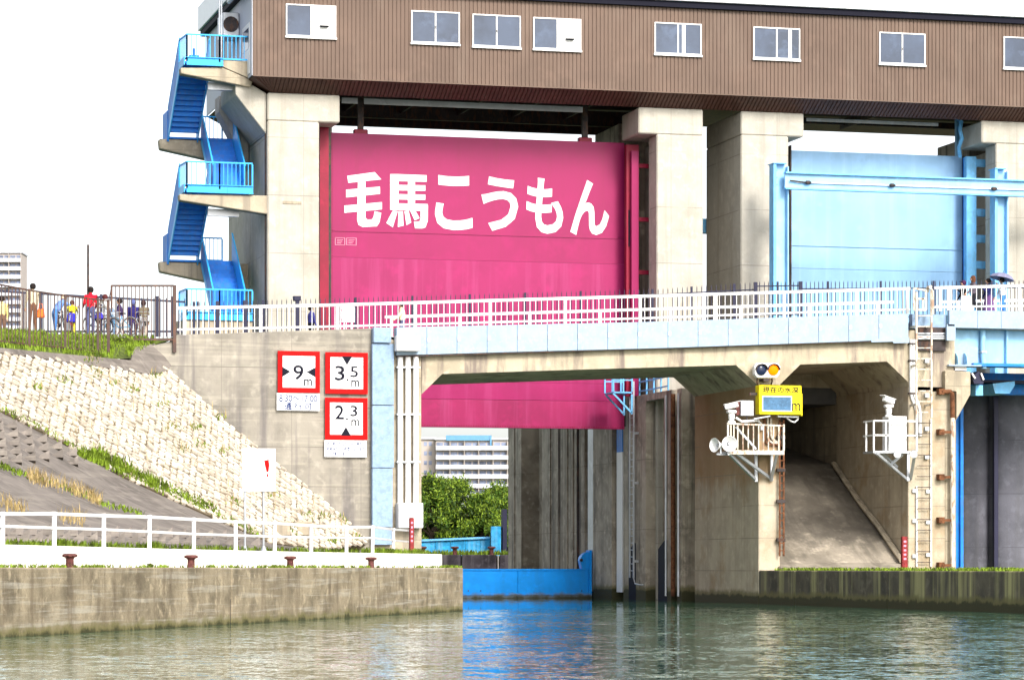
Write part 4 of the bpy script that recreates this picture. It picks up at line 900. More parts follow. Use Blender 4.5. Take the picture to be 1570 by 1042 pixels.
# ---------------------------------------------------------------- outside staircase
SX = thing('outside_staircase', 'blue steel staircase zigzagging up the left side of the gate tower', 'staircase', (U(283, VP), VP, 9))
uA, uB, uM = U(283, VP), U(388, VP), U(333, VP); VR = 131.3
lev = [pv(335, 103, VP).z, pv(335, 297.5, VP).z, pv(335, 492, VP).z]
LEVW = uB - uA
def stair(z0, z1, v0, v1, ua, ub, n, near):
    """flight between (v0, z0) and (v1, z1)"""
    for k in range(n):
        t = (k + 1) / (n + 1); v = v0 + (v1 - v0) * t; z = z0 + (z1 - z0) * t; dv_ = abs(v1 - v0) / (n + 1)
        mb = MB(); mb.box(ua + .05, ub - .05, v - dv_ * .55, v + dv_ * .55, z - .03, z); mb.box(ua + .05, ub - .05, v + (.5 if (v1 - v0) * (z1 - z0) > 0 else -.5) * dv_ * 1.0 - .008, v + (.5 if (v1 - v0) * (z1 - z0) > 0 else -.5) * dv_ + .008, z + .001, z + abs(z1 - z0) / (n + 1) - .031); part(SX, 'tread', mb, m_blue)
    for u in (ua, ub - .045):
        mb = MB(); mb.prism([Vector((u, v0, z0 - .22)), Vector((u, v1, z1 - .22)), Vector((u, v1, z1 + .14)), Vector((u, v0, z0 + .14))], (.045, 0, 0)); part(SX, 'stringer', mb, m_cyan)
        mb = MB(); mb.prism([Vector((u, v0, z0 + .16)), Vector((u, v1, z1 + .16)), Vector((u, v1, z1 + 1.15)), Vector((u, v0, z0 + 1.15))], (.02, 0, 0)); part(SX, 'side_panel', mb, m_blue if u == ua else m_cyan)
        mb = MB(); mb.bar((u + .02, v0, z0 + 1.18), (u + .02, v1, z1 + 1.18), .06, .06); part(SX, 'handrail', mb, m_cyan)
def rails(pts, z, skip=()):
    for (a, c) in zip(pts[:-1], pts[1:]):
        a = Vector((*a, 0)); c = Vector((*c, 0)); Lh = (c - a).length; n = max(2, int(Lh / .17))
        for zz_ in (z + 1.1, z + .14): mb = MB(); mb.bar(Vector((a.x, a.y, zz_)), Vector((c.x, c.y, zz_)), .05, .06); part(SX, 'rail', mb, m_cyan)
        for k in range(n + 1):
            p = a.lerp(c, k / n); post = k in (0, n); w = .03 if post else .013
            mb = MB(); mb.box(p.x - w, p.x + w, p.y - w, p.y + w, z if post else z + .171, z + 1.07); part(SX, 'post' if post else 'baluster', mb, m_cyan)
for i, z in enumerate(lev):
    # concrete cantilever below the landing
    if i < 2:
        y0 = 103 if i == 0 else 297; fx = 411 if i else 388
        top_l, tip, end_b, end_t = ((277, 104), (278, 113), (384, 134), (388, 124)) if i == 0 else ((275, 297.5), (276, 307), (411, 328.5), (411, 300))
        mb = MB(); mb.prism([pv(*top_l, VP + .05), pv(*tip, VP + .05), pv(*end_b, VP + .05), pv(*end_t, VP + .05)] + ([pv(341, 103.5, VP + .05)] if i == 0 else []), (0, .55, 0)); part(SX, 'cantilever', mb, m_con, bev=.03)
        if i == 0: mb = MB(); mb.polyv([(342, 92), (389, 95), (389, 123.5), (342, 103)], VP + .02, VP + .6); part(SX, 'landing_edge_beam', mb, m_con, bev=.02)
    mb = MB(); mb.box(uA, uB, VP + .03, VP + 1.5, z + .13, z + .2); part(SX, 'landing', mb, m_blue)
    xe = U(342, VP) if i == 0 else uB
    for a, c in ((uA + .08, uA + LEVW * .62), (uA + LEVW * .62 + .01, uB)) if i else ((uA + .08, xe),):
        mb = MB(); mb.box(a, c, VP - .02, VP + .02, z + .03, z + .36); part(SX, 'landing_fascia', mb, m_cyan)
        mb = MB(); mb.box(a, c, VP - .09, VP - .021, z + .34, z + .37); part(SX, 'landing_flange', mb, m_cyan)
        mb = MB(); mb.box(a, c, VP - .09, VP - .021, z + .03, z + .06); part(SX, 'landing_flange', mb, m_cyan)
    rails([(uA + .1, VP), (uM + .1, VP), (uB - .03, VP)], z + .2)
    rails([(uA, VP + 1.5), (uA + .1, VP)], z + .2)
    mb = MB(); mb.box(uA - .02, uA + .02, VP + .02, VP + 1.5, z + .05, z + .38); part(SX, 'landing_fascia', mb, m_cyan)
    if i < 2:
        zn = lev[i + 1]; zm = (z + zn) / 2 + .15
        stair(z + .2, zm + .2, VP + 1.5, VR, uA, uM - .06, 12, True)
        stair(zm + .2, zn + .2, VR, VP + 1.5, uM + .06, uB - .05, 12, False)
        mb = MB(); mb.box(uA, uB, VR, VR + 1.3, zm + .12, zm + .2); part(SX, 'half_landing', mb, m_blue)
        mb = MB(); mb.box(uA - .03, uA + .01, VR - .1, VR + 1.3, zm, zm + 1.3); part(SX, 'side_panel', mb, m_blue)
        mb = MB(); mb.prism([Vector((uA - .35, VR + .1, zm + .11)), Vector((uA - .3, VR + .1, zm - .32)), Vector((uB + .7, VR + .1, zm - 1.05)), Vector((uB + .7, VR + .1, zm + .11))], (0, .6, 0)); part(SX, 'cantilever', mb, m_con, bev=.04)
        rails([(uM + .1, VR + 1.3), (uB - .3, VR + 1.3)], zm + .2)
        mb = MB(); mb.box(uA + 1.1, uA + 2.4, VP + .8, VP + 1.0, z - .52 - .3, z - .32 - .2); part(SX, 'lamp_tray', mb, m_galv)
mb = MB(); mb.box(uA, uB, VP, VP + 3, 9, lev[2] + .12); part(SX, 'base_block', mb, m_con)
mb = MB(); mb.box(uA + .3, uA + .7, VP + .6, VP + .9, lev[0] + .2, lev[0] + .55); mb.tube((uA + .5, VP + .75, lev[0] + .55), (uA + .5, VP + .75, lev[0] + .85), .05, 8); part(SX, 'valve_box', mb, m_blue)
# ---------------------------------------------------------------- right-hand lock chamber wall (faces left), stepped by grooves
LW = thing('lock_wall', 'tall grooved concrete right-hand wall of the lock chamber below the pink gate', 'wall', (UW, VBK + .6, -1))
ZL = 8.8
def sect(x0, x1, inset, z1=ZL, z0=-1.5, mat=m_lock, name='wall_section', bev=.02):
    v0, v1 = (vw(x0) if x0 else VBK + .61), vw(x1); mb = MB(); mb.box(UW + inset, UW + 3.3, v0 + .002, v1 - .002, z0, z1); return part(LW, name, mb, mat, bev=bev)
sect(None, 1043, .75); sect(1043, 1036, .06); sect(1036, 1029, .45); sect(1029, 1018, 0)
sect(1018, 990, .7); sect(990, 955.5, 0); sect(955.5, 938, .8); sect(938, 909, 0); sect(909, 896, .55); sect(896, 831, .0); sect(831, 799, .9); sect(799, 779, .0)
k = vw(1018); mb = MB(); mb.box(UW + .003, UW + .69, k + .01, vw(990) - .01, pu(1005, 612, UW).z, ZL - .003); part(LW, 'recess_lintel', mb, m_lock)
for x0, x1, y0, y1 in ((975, 964, 832, 903), (1023, 1009, 828, 906)):
    a, c = vw(x0), vw(x1); mb = MB(); z0, z1 = -.4, pu(x0, y0, UW).z; mb.prism([Vector((UW - .004, a, z0)), Vector((UW - .004, c, z0)), Vector((UW - .004, c, z1 - .35)), Vector((UW - .004, a + (c - a) * .3, z1)), Vector((UW - .004, a, z1))], (.002, 0, 0)); part(LW, 'culvert_shade_sheet', mb, m_black)  # flat black sheets stand in for the shade inside the culverts
# painted guide bar and seal bars
a = vw(951); mb = MB(); mb.box(UW + .1, UW + .35, a, a + .9, .3, pu(945, 693, UW).z); part(LW, 'guide_bar', mb, m_white)
mb = MB(); mb.box(UW + .1, UW + .35, a, a + .9, pu(945, 693, UW).z + .002, 8); part(LW, 'guide_bar', mb, m_blue, label='bright blue upper part of the guide bar')
a = vw(908); mb = MB(); mb.box(UW + .05, UW + .3, a, a + .9, .3, 8.5); part(LW, 'guide_bar', mb, m_galv)
for x, r_, mt in ((1033, .10, m_rust), (1041, .05, m_galv), (1022, .05, m_galv), (887, .06, m_dark), (871, .05, m_lock)):
    a = vw(x); mb = MB(); mb.tube((UW - .03, a, .2), (UW - .03, a, 8.6), r_, 8); part(LW, 'vertical_pipe', mb, mt, smooth=True)
for x in (845, 858, 880, 790): a = vw(x); mb = MB(); mb.box(UW - .06, UW - .003, a, a + .35, -.5, 8.6); part(LW, 'pilaster', mb, m_lock)
# ladder on the wall
la = thing('wall_ladder', 'pale steel ladder fixed to the lock wall right of the pink gate', 'ladder', (UW, vw(977), 1))
v0, v1 = vw(979), vw(973); z0, z1 = pu(977, 885, UW).z, pu(977, 585, UW).z
for v in (v0, v1): mb = MB(); mb.box(UW - .25, UW - .19, v - .03, v + .03, z0, z1); part(la, 'stile', mb, m_galv)
m = MB(); m.tube((0, 0, 0), (0, v1 - v0 - .062, 0), .018, 6); me = lmesh('rung', m, m_galv); z = z0 + .3
while z < z1: inst(la, 'rung', me, (UW - .22, v0 + .031, z)); z += .3
for y in (664, 740, 860): mb = MB(); z = pu(977, y, UW).z; mb.box(UW - .19, UW - .003, v0 - .03, v0 + .03, z - .05, z + .05); part(la, 'bracket', mb, m_galv)
mb = MB(); mb.path([(UW - .22, v0, z0), (UW - .22, v0 - .2, z0 - .25), (UW - .22, v0 - .9, z0 - .3), (UW - .05, v0 - .9, z0 - .3)], .03, 6); part(la, 'foot_loop', mb, m_galv)
# blue balconies above the lock wall
bk = thing('service_balcony', 'small light blue service balcony jutting from the top of the lock wall', 'balcony', (UW, 127, 8)); vv = 126.6
P0, P1 = pv(940.5, 600, vv), pv(969, 600, vv); zf, zr = P0.z, pv(940.5, 583, vv).z + .3
mb = MB(); mb.box(P0.x, P1.x, vv, vv + 1.3, zf - .06, zf); part(bk, 'floor', mb, m_sblue)
for x in (P0.x, (P0.x * .6 + P1.x * .4), P1.x):
    for v in (vv, vv + 1.3): mb = MB(); mb.box(x - .03, x + .03, v - .03, v + .03, zf + .001, zr); part(bk, 'post', mb, m_sblue)
for v in (vv, vv + 1.3):
    for z in (zr - .03, zf + .5): mb = MB(); mb.box(P0.x, P1.x, v - .025, v + .025, z - .025, z + .025); part(bk, 'rail', mb, m_sblue)
for v in (vv + .05, vv + 1.2): mb = MB(); mb.bar((P0.x, v, zf - .07), (P1.x, v, zf - .9), .07); part(bk, 'strut', mb, m_sblue); mb = MB(); mb.bar((P1.x, v, zf - .1), (P1.x, v, zf - .95), .07); part(bk, 'strut', mb, m_sblue)
rl = thing('top_railing', 'light blue railing along the top of the lock wall under the bridge', 'railing', (UW + .1, 123, ZL))
vs_ = [vw(1020), vw(1009), vw(998), vw(987), vw(976)]
for v in vs_: mb = MB(); mb.box(UW + .1, UW + .16, v - .03, v + .03, ZL, ZL + 1.1); part(rl, 'post', mb, m_sblue)
for z in (ZL + 1.08, ZL + .6, ZL + .2): mb = MB(); mb.box(UW + .11, UW + .15, vs_[0], vs_[-1], z - .03, z + .03); part(rl, 'rail', mb, m_sblue)
# low blue gate across the chamber
VL = vw(907.5)
LG = thing('low_gate', 'low bright blue steel gate standing in the water across the lock chamber', 'lock gate', (UW - 5, VL, -.5))
ul, ur = UL - .3, UW - .02; zt1 = pv(800, 871.5, VL).z
for k in range(4):
    a, c = ul + (ur - .12 - ul) * k / 4, ul + (ur - .12 - ul) * (k + 1) / 4; mb = MB(); mb.box(a + .004, c - .004, VL, VL + .5, -.6, zt1); part(LG, 'skin_plate', mb, m_gblue, bev=.01)
mb = MB(); mb.box(ul, ur - .121, VL - .05, VL - .002, zt1 - .07, zt1 - .01); part(LG, 'top_strip', mb, m_gblue)
mb = MB(); mb.box(ul, ur - .12, VL - .04, VL - .002, .13, .19); part(LG, 'bottom_strip', mb, m_gblue)
mb = MB(); mb.box(ur - .118, ur, VL - .06, VL + .5, -.6, zt1 + .85); part(LG, 'end_post', mb, m_gblue)
mb = MB(); arc = [Vector((ur - .12, VL - .02, zt1 + .002))] + [Vector((ur - .12 - .42 * math.sin(t), VL - .02, zt1 + .35 + .42 * math.cos(t))) for t in (0, .3, .6, .9, 1.2, 1.5)] + [Vector((ur - .45, VL - .02, zt1 + .002))]
mb.prism(arc[1:] + [arc[0]][::1] if False else [arc[0]] + arc[1:], (0, .4, 0)); part(LG, 'hinge_bracket', mb, m_gblue)
mb = MB(); mb.lathe([(.07, 0), (.07, .1), (.03, .12)], 10, (ur - .5, VL - .02, zt1 + .4), (0, -1, 0)); part(LG, 'roller', mb, m_dark)
for x in (718, 737, 892): mb = MB(); p = pv(x, 905, VL - .01); mb.lathe([(.03, 0), (.02, .03)], 6, p, (0, -1, 0)); part(LG, 'bolt', mb, m_dark)

# ---------------------------------------------------------------- ground behind the bridge on the right
mb = MB(); mb.prism([Vector(p + (-1.5,)) for p in ((UW + 3.302, VBK + .62), (U(1196.3, VB) - .05, VBK + .62), (U(1196.3, VB) - .05, 132), (U(1392, VB) + .05, 132), (U(1392, VB) + .05, VBK + .61), (U(1466, VB) - .02, VBK + .61), (U(1466, VB) - .02, 124.2), (UW + 60, 124.2), (UW + 60, 160), (UW + 3.302, 160))], (0, 0, ZL - .04 + 1.5)); solo('ground', mb, m_con, kind='structure')
# ground under the bridge tunnel
uT0, uT1 = U(1196.3, VB), U(1392, VB)
ZR = 1.28
A = pu(1278, 712, uT1); B = pu(1383, 862, uT1)
mb = MB(); mb.prism([Vector((uT0 - .1, B.y, B.z)), Vector((uT0 - .1, A.y, A.z)), Vector((uT0 - .1, 131.9, A.z + 1.9)), Vector((uT0 - .1, 131.9, 0)), Vector((uT0 - .1, 111.0, 0)), Vector((uT0 - .1, 111.0, ZR - .05))], (uT1 - uT0 + .1, 0, 0))
m_mound = M('mound_concrete', (.31, .27, .215), above=(3.1, (.045, .04, .035)), streak=.6, scol=(.09, .08, .065), sscale=(1.4, .3, .3), var=.2, vs=.8, blot=.5, bcol=(.15, .13, .10), bscale=.4, rough=.95, spec=.15, bump=.8, bumps=5)  # above: the tunnel's shade painted into the slope's upper colour
solo('tunnel_slope', mb, m_mound, label='stained concrete slope with painted-in upper shade rising into the dark opening under the bridge', kind='structure', bev=.05)
mb = MB()
pp = [pu(x, y, uT1 - .12) for x, y in ((1383, 861), (1345, 806), (1315, 768), (1278, 712))]
mb.path([p + Vector((0, 0, .05)) for p in pp], .11, 6); solo('slope_edge', mb, m_con, label='raised concrete edge along the slope under the bridge', kind='structure')
mb = MB(); a = pv(1249, 650, 124.0); mb.box(a.x, a.x + .5, 123.6, 124.19, 4, 8.08); g = thing('inner_column', 'pale concrete column deep inside the dark opening under the bridge', 'column', (a.x + .25, 123.9, 5)); part(g, 'shaft', mb, m_pier, bev=.02)
mb = MB(); mb.box(a.x - .2, a.x + .7, 123.5, 124.195, 4, pv(1255, 705, 123.6).z); part(g, 'base', mb, m_pier, bev=.02)

mb = MB(); mb.box(UW + 3.31, U(1470, VB), VBK + .62, 131.9, ZL - .7, ZL - .03); solo('path', mb, m_path, kind='structure')  # added slab roofing the tunnel to keep daylight out
mb = MB(); mb.box(UW + 3.31, U(1470, VB), VBK + .62, VBK + .9, ZL - .02, ZL + 1.4); part(BR, 'tunnel_light_stop', mb, m_con)  # added wall that closes a light leak into the tunnel
# ---------------------------------------------------------------- right quay
r0 = Vector((U(1163.2, VB), VB - .02, 0)); r1 = pY(1570, 940, 93.4); r1.z = 0; rd = (r1 - r0).normalized(); rn = Vector((-rd.y, rd.x, 0))
if rn.x < 0: rn = -rn
RQ = thing('quay_wall', 'dark streaked concrete quay wall at the right bank below the bridge pier', 'wall', r0)
cuts = [0, (pln(1218, 900, r0, rd) - r0).dot(rd), (pln(1360, 900, r0, rd) - r0).dot(rd), (r1 - r0).length * 1.7]
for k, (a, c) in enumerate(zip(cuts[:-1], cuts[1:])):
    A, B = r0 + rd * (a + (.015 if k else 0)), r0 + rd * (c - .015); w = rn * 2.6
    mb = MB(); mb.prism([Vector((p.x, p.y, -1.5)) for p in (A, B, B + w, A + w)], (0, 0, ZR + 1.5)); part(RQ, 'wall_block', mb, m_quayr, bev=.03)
rr = r0 + rd * cuts[-1]; mb = MB(); mb.prism([Vector((r0.x + .6, VB - .03, -1.4)), Vector((r0.x + .6, VB - 1.6, -1.4)), Vector(((rr + rn * 2.2).x, (rr + rn * 2.2).y, -1.4)), Vector((UW + 60, 124.2, -1.4)), Vector((U(1392, VB), 124.2, -1.4)), Vector((U(1392, VB), 112, -1.4))], (0, 0, 1.4 + ZR - .03))
solo('quay_ground', mb, m_turf, kind='structure')
pts = []
for _ in range(2600):
    x = R.uniform(1180, 1580); p = pln(x, 870, r0, rd); t = R.uniform(.1, 1.2); q = p + rn * t
    if math.sin(x * .11) + math.sin(x * .043) > -1.0: pts.append(Vector((q.x, q.y, ZR - .01)))
for x, n in ((1262, 60), (1370, 60), (1420, 90), (1300, 40), (1510, 80)):
    for _ in range(n): p = pln(x + R.gauss(0, 5), 870, r0, rd) + rn * R.uniform(.2, .8); pts.append(Vector((p.x, p.y, ZR - .01)))
blades('quay_weeds', pts, m_grass, .12, .02, bend=1.1)
marker(1383.5, 1392, 822, 873, lambda x, y: pv(x, y, 105.5), 'red marker post standing on the grass of the right quay')

# ---------------------------------------------------------------- equipment on the bridge pier
VE = VB - .003
# signal
g = thing('signal_light', 'two-lamp signal with its right lamp lit amber on the bridge pier', 'traffic signal', pv(1177, 580, VB - .4)); v = VB - .55
mb = MB(); mb.prism([pv(x, y, v) for x, y in ((1160, 556), (1193, 556), (1197, 562), (1195, 574), (1191, 579), (1162, 579), (1157.5, 574), (1157, 562))], (0, .3, 0)); part(g, 'housing', mb, m_white, bev=.02)
for x, mt, nm in ((1167, m_lampoff, 'dark lamp'), (1185.5, m_orange, 'amber lamp')):
    p = pv(x, 567, v); mb = MB(); mb.lathe([(.21, 0), (.2, .05), (.14, .085), (.03, .1)], 20, p, (0, -1, 0)); part(g, 'lamp', mb, mt, label=nm, smooth=True)
    mb = MB(); P = []
    for k in range(13):
        t = math.pi * (k / 12) ; P.append((p.x + .235 * math.cos(t), p.z + .235 * math.sin(t)))
    mb.prism([Vector((a, v - .001, c)) for a, c in P] + [Vector((p.x + (a - p.x) * .92, v - .001, p.z + (c - p.z) * .92)) for a, c in reversed(P)], (0, -.16, 0)); part(g, 'visor', mb, m_dark)
mb = MB(); a = pv(1176, 580, v); mb.box(a.x - .12, a.x + .12, v + .05, VE, a.z - .1, a.z); part(g, 'bracket', mb, m_dark)
mb = MB(); mb.path([pv(1162, 576, v + .1), pv(1160.5, 586, v + .2), pv(1163, 593, VE - .03), pv(1166, 600, VE - .03)], .03, 6); part(g, 'cable', mb, m_dark)
mb = MB(); mb.path([pv(1183, 579, v + .1), pv(1184, 584, v + .2), pv(1182, 590, VE - .03)], .03, 6); part(g, 'cable', mb, m_dark)
# depth display
g = thing('depth_display', 'yellow water depth display board reading 現在の水深 with blank screen and m', 'display', pv(1196, 637, VB - .7)); v = VB - .8
P, Q = pv(1164, 590, v), pv(1229, 635.5, v); mb = MB(); mb.box(P.x, Q.x, v, v + .45, Q.z, P.z); part(g, 'housing', mb, m_yel, bev=.015)
mb = MB(); a, c = pv(1229.3, 603, v), pv(1230.6, 637, v); mb.box(Q.x + .002, Q.x + .05, v + .05, v + .4, c.z, a.z); part(g, 'side_flange', mb, m_yel)
a, c = pv(1170, 608, v), pv(1212.5, 629, v); mb = MB(); mb.box(a.x - .04, c.x + .04, v - .012, v - .001, c.z - .04, a.z + .04); part(g, 'screen_frame', mb, m_galv)
mb = MB(); mb.box(a.x, c.x, v - .018, v - .013, c.z, a.z); part(g, 'screen', mb, m_scr)
letter(g, 'title_lettering', '現在の水深', (1169.5, 1224.5, 593, 601.8), v - .008, m_black, .02); letter(g, 'unit_letter', 'm', (1214, 1227, 618, 629.5), v - .008, m_black)
mb = MB(); a, c = pv(1152, 601, v), pv(1163.5, 605, v); mb.box(a.x, c.x, v + .2, v + .3, c.z, a.z); part(g, 'arm', mb, m_dark)
mb = MB(); mb.bar(pv(1155, 642, v + .2), pv(1180, 637.5, v + .2), .16, .05); part(g, 'tray', mb, m_galv)
mb = MB(); mb.bar(pv(1192, 638, v + .3), pv(1222, 639, v + .3), .1, .06); part(g, 'tray', mb, m_galv)
mb = MB(); mb.path([pv(1224, 637, v + .3), pv(1223, 643, v + .3), pv(1218, 647, v + .3), pv(1212, 645, v + .4), pv(1206, 640, v + .4)], .035, 6); part(g, 'cable', mb, m_white, smooth=True)
# left service platform
v = VB - 1.3; zf = pv(1150, 691.5, v).z
g = thing('service_platform', 'railed steel platform with diagonal struts on the bridge pier below the yellow display', 'platform', pv(1160, 692, v))
P, Q = pv(1116, 689, v), pv(1202, 693, v); mb = MB(); mb.box(P.x, Q.x, v, VE, zf - .07, zf); part(g, 'floor', mb, m_galv)
mb = MB(); mb.box(P.x, Q.x, v - .04, v - .002, zf - .12, zf + .04); part(g, 'edge_plate', mb, m_whiter)
ztop = pv(1150, 651.5, v).z
for x in (1116, 1201.5): mb = MB(); a = pv(x, 652, v); mb.box(a.x - .035, a.x + .035, v - .03, v + .03, zf + .042, ztop + .05); part(g, 'post', mb, m_whiter)
mb = MB(); mb.bar(pv(1114.5, 649, v), pv(1202.5, 652.5, v), .06); part(g, 'top_rail', mb, m_whiter)
for x in (1120.5, 1125, 1131, 1139, 1147, 1155, 1163, 1170.5, 1178, 1186, 1194): mb = MB(); a = pv(x, 652, v); mb.box(a.x - .022, a.x + .022, v - .02, v + .02, zf + .042, ztop); part(g, 'baluster', mb, m_whiter)
mb = MB(); mb.bar(pv(1117, 650, VE - .2), pv(1117, 650, v), .05); part(g, 'side_rail', mb, m_whiter)
mb = MB(); mb.bar(pv(1128, 654, VE - .1), pv(1159, 688, VE - .1), .08); part(g, 'brace', mb, m_galv)
for a, c in (((1117, 694, v), (1159.5, 736, VE - .05)), ((1128, 694, v), (1184, 735, VE - .06)), ((1159, 694, VE - .1), (1159, 738, VE - .1)), ((1191.5, 694, v), (1182, 736, VE - .1)), ((1183, 694, VE - .15), (1183, 735, VE - .15))):
    mb = MB(); mb.bar(pv(*a), pv(*c), .1, .1); part(g, 'strut', mb, m_galv)
for k in range(3):
    mb = MB(); x = 1172 + 5 * k; mb.path([pv(x, 640, VE - .08), pv(x, 672 - 3 * k, VE - .08), pv(x + 2, 678 - 3 * k, VE - .08), pv(x + 7, 681 - 2.5 * k, VE - .08), pv(1197, 681.5 - 2.6 * k, VE - .08)], .045, 6); part(g, 'conduit', mb, m_whiter if k else m_rust, smooth=True)
mb = MB(); mb.path([pv(1128, 640, v + .3), pv(1137, 646, v + .3), pv(1150, 645, v + .6), pv(1162, 644, v + .9), pv(1167, 650, VE - .1), pv(1168, 659, VE - .1)], .05, 6); part(g, 'cable', mb, m_white, smooth=True)
# camera on its pedestal
def ptz(lb, x, y0, y1, v, right):
    s_ = -1 if right else 1; g = thing('surveillance_camera', lb, 'camera', pv(x, y1, v)); p = lambda a, b_, d=0: pv(x + a * s_, b_, v + d)
    h = y1 - y0; c = p(0, y1); mb = MB(); mb.lathe([(.16, 0), (.15, .06), (.09, .1), (.12, .16), (.13, .32), (.08, .36)], 14, c); part(g, 'pedestal', mb, m_white, smooth=True)
    b0 = c + Vector((0, 0, .36)); mb = MB(); mb.box(b0.x - .17, b0.x + .17, b0.y - .14, b0.y + .14, b0.z, b0.z + .12); part(g, 'yoke', mb, m_white, bev=.03)
    mb = MB(); d = Vector((.9 * s_, -.35, .22)).normalized(); q = b0 + Vector((0, 0, .28)); e = .26; mb.bar(q - d * e, q + d * e, .21, .19); hb = part(g, 'camera_housing', mb, m_white, bev=.03)
    mb = MB(); mb.bar(q - d * (e + .04) + Vector((0, 0, .11)), q + d * (e + .1) + Vector((0, 0, .11)), .24, .02); part(hb, 'sun_shield', mb, m_white)
    mb = MB(); mb.lathe([(.09, 0), (.09, .02)], 12, q - d * (e + .002), -d); part(hb, 'lens', mb, m_black)
ptz('white surveillance camera on a pedestal at the left end of the display platform', 1121.5, 612, 648, VB - 1.15, False)
mb = MB(); v = VB - .9; P, Q = pv(1136, 613.5, v), pv(1155.5, 637, v); mb.box(P.x, Q.x, v, v + .3, Q.z, P.z)
g = thing('control_box', 'light grey control box beside the white camera left of the yellow display', 'box', pv(1146, 637, v)); part(g, 'body', mb, m_galv, bev=.01)
mb = MB(); mb.box(P.x + .04, Q.x - .05, v - .02, v - .001, Q.z + .04, P.z - .04); part(g, 'door', mb, m_white)
mb = MB(); a = pv(1130, 615, v); mb.box(a.x, P.x - .003, v + .1, v + .3, Q.z + .02, P.z - .03); part(g, 'side_cover', mb, m_boll)
mb = MB(); mb.tube(pv(1145, 637, v + .1), pv(1145, 652, v + .1), .03, 6); part(g, 'stand', mb, m_dark)
# loudspeakers
def horn(lb, x, y, ax, r_):
    v = VB - 1.55; o = pv(x, y, v); g = thing('horn_loudspeaker', lb, 'loudspeaker', o, 'horn loudspeakers'); ax = Vector(ax).normalized()
    mb = MB(); mb.lathe([(.07, -.42), (.08, -.2), (.10, -.15), (r_ * .55, -.05), (r_ * .85, .07), (r_, .13), (r_ * .96, .13), (r_ * .8, .06), (r_ * .45, -.04), (.07, -.1)], 20, o, ax); part(g, 'horn', mb, m_white, smooth=True)
    mb = MB(); mb.lathe([(.068, -.099), (.068, -.096)], 14, o, ax); part(g, 'throat', mb, m_black)
    mb = MB(); mb.lathe([(.035, -.09), (.05, -.05), (.045, .0), (.01, .02)], 12, o, ax); part(g, 'driver_cone', mb, m_galv, smooth=True)
    mb = MB(); mb.tube(o - ax * .2, Vector((o.x, o.y, zf - .1)) - ax * .2, .04, 6); part(g, 'bracket', mb, m_galv)
    mb = MB(); mb.bar(Vector((o.x, o.y + .02, zf - .13)), Vector((pv(1118, 692, v).x, o.y + .3, zf - .13)), .06); part(g, 'arm', mb, m_galv)
horn('white horn loudspeaker facing the water at the platform corner', 1117.5, 680, (-.1, -1, -.02), .30)
horn('white horn loudspeaker facing left away from the platform', 1099, 682, (-1, -.45, .02), .27)
# rusty ladder on the pier edge
g = thing('rusty_ladder', 'narrow rusty ladder on the right edge of the bridge pier', 'ladder', pv(1198, 850, VB - .2)); v = VB - .18
for x in (1195.3, 1201.5): mb = MB(); a, c = pv(x, 643, v), pv(x, 852, v); mb.box(a.x - .03, a.x + .03, v - .03, v + .03, c.z, a.z); part(g, 'stile', mb, m_rust)
y = 648
while y < 850: mb = MB(); a = pv(1195.3, y, v); c = pv(1201.5, y, v); mb.box(a.x + .031, c.x - .031, v - .02, v + .02, a.z - .02, a.z + .02); part(g, 'rung', mb, m_rust); y += 11.5
for y in (670, 720, 768, 827): mb = MB(); a = pv(1194, y, v); mb.box(a.x - .08, a.x + .25, v - .06, v + .1, a.z - .06, a.z + .06); part(g, 'bracket', mb, m_dark)

# ---------------------------------------------------------------- right pier equipment
v = VB - 1.1; zf = pv(1370, 691, v).z
g = thing('service_platform', 'small railed steel platform with a white cabinet on the right bridge pier', 'platform', pv(1372, 692, v))
P, Q = pv(1339, 692, v), pv(1406, 692, v); mb = MB(); mb.box(P.x, Q.x, v, VE, zf - .08, zf); part(g, 'floor', mb, m_galv)
zt2 = pv(1370, 645, v).z; zm2 = pv(1370, 667, v).z
for x, vv in ((1339.5, v), (1358, v), (1405.5, v), (1339.5, VE - .3)): mb = MB(); a = pv(x, 645, v); mb.box(a.x - .03, a.x + .03, vv - .03, vv + .03, zf, zt2); part(g, 'post', mb, m_white)
for z in (zt2, zm2): mb = MB(); mb.box(P.x, Q.x, v - .03, v + .03, z - .03, z + .03); part(g, 'rail', mb, m_white); mb = MB(); mb.box(P.x, P.x + .06, v + .031, VE, z - .03, z + .03); part(g, 'rail', mb, m_white)
for a, c in (((1343, 694, v), (1391, 735, VE - .06)), ((1352, 694, v + .4), (1375, 716, VE - .1)), ((1392, 694, VE - .1), (1392, 737, VE - .1)), ((1403, 694, v), (1396, 734, VE - .05)), ((1384, 696, v + .2), (1366, 712, v + .5))): mb = MB(); mb.bar(pv(*a), pv(*c), .1, .1); part(g, 'strut', mb, m_galv)
g2 = thing('equipment_cabinet', 'white equipment cabinet standing on the small right platform', 'cabinet', pv(1376, 690, v + .3)); vv = v + .25
P, Q = pv(1363, 637.5, vv), pv(1390.5, 690, vv); mb = MB(); mb.box(P.x, Q.x, vv, VE - .15, zf + .01, P.z); part(g2, 'body', mb, m_white, bev=.015)
P, Q = pv(1366, 642, vv), pv(1389.5, 680, vv); mb = MB(); mb.box(P.x, Q.x, vv - .03, vv - .001, Q.z, P.z); part(g2, 'door', mb, m_white, bev=.01)
mb = MB(); a = pv(1368, 655, vv); mb.box(a.x, a.x + .08, vv - .05, vv - .031, a.z - .2, a.z); part(g2, 'handle', mb, m_galv)
mb = MB(); a = pv(1376, 674, vv); mb.box(a.x, a.x + .3, vv - .04, vv - .031, a.z - .04, a.z); part(g2, 'plate', mb, m_galv)
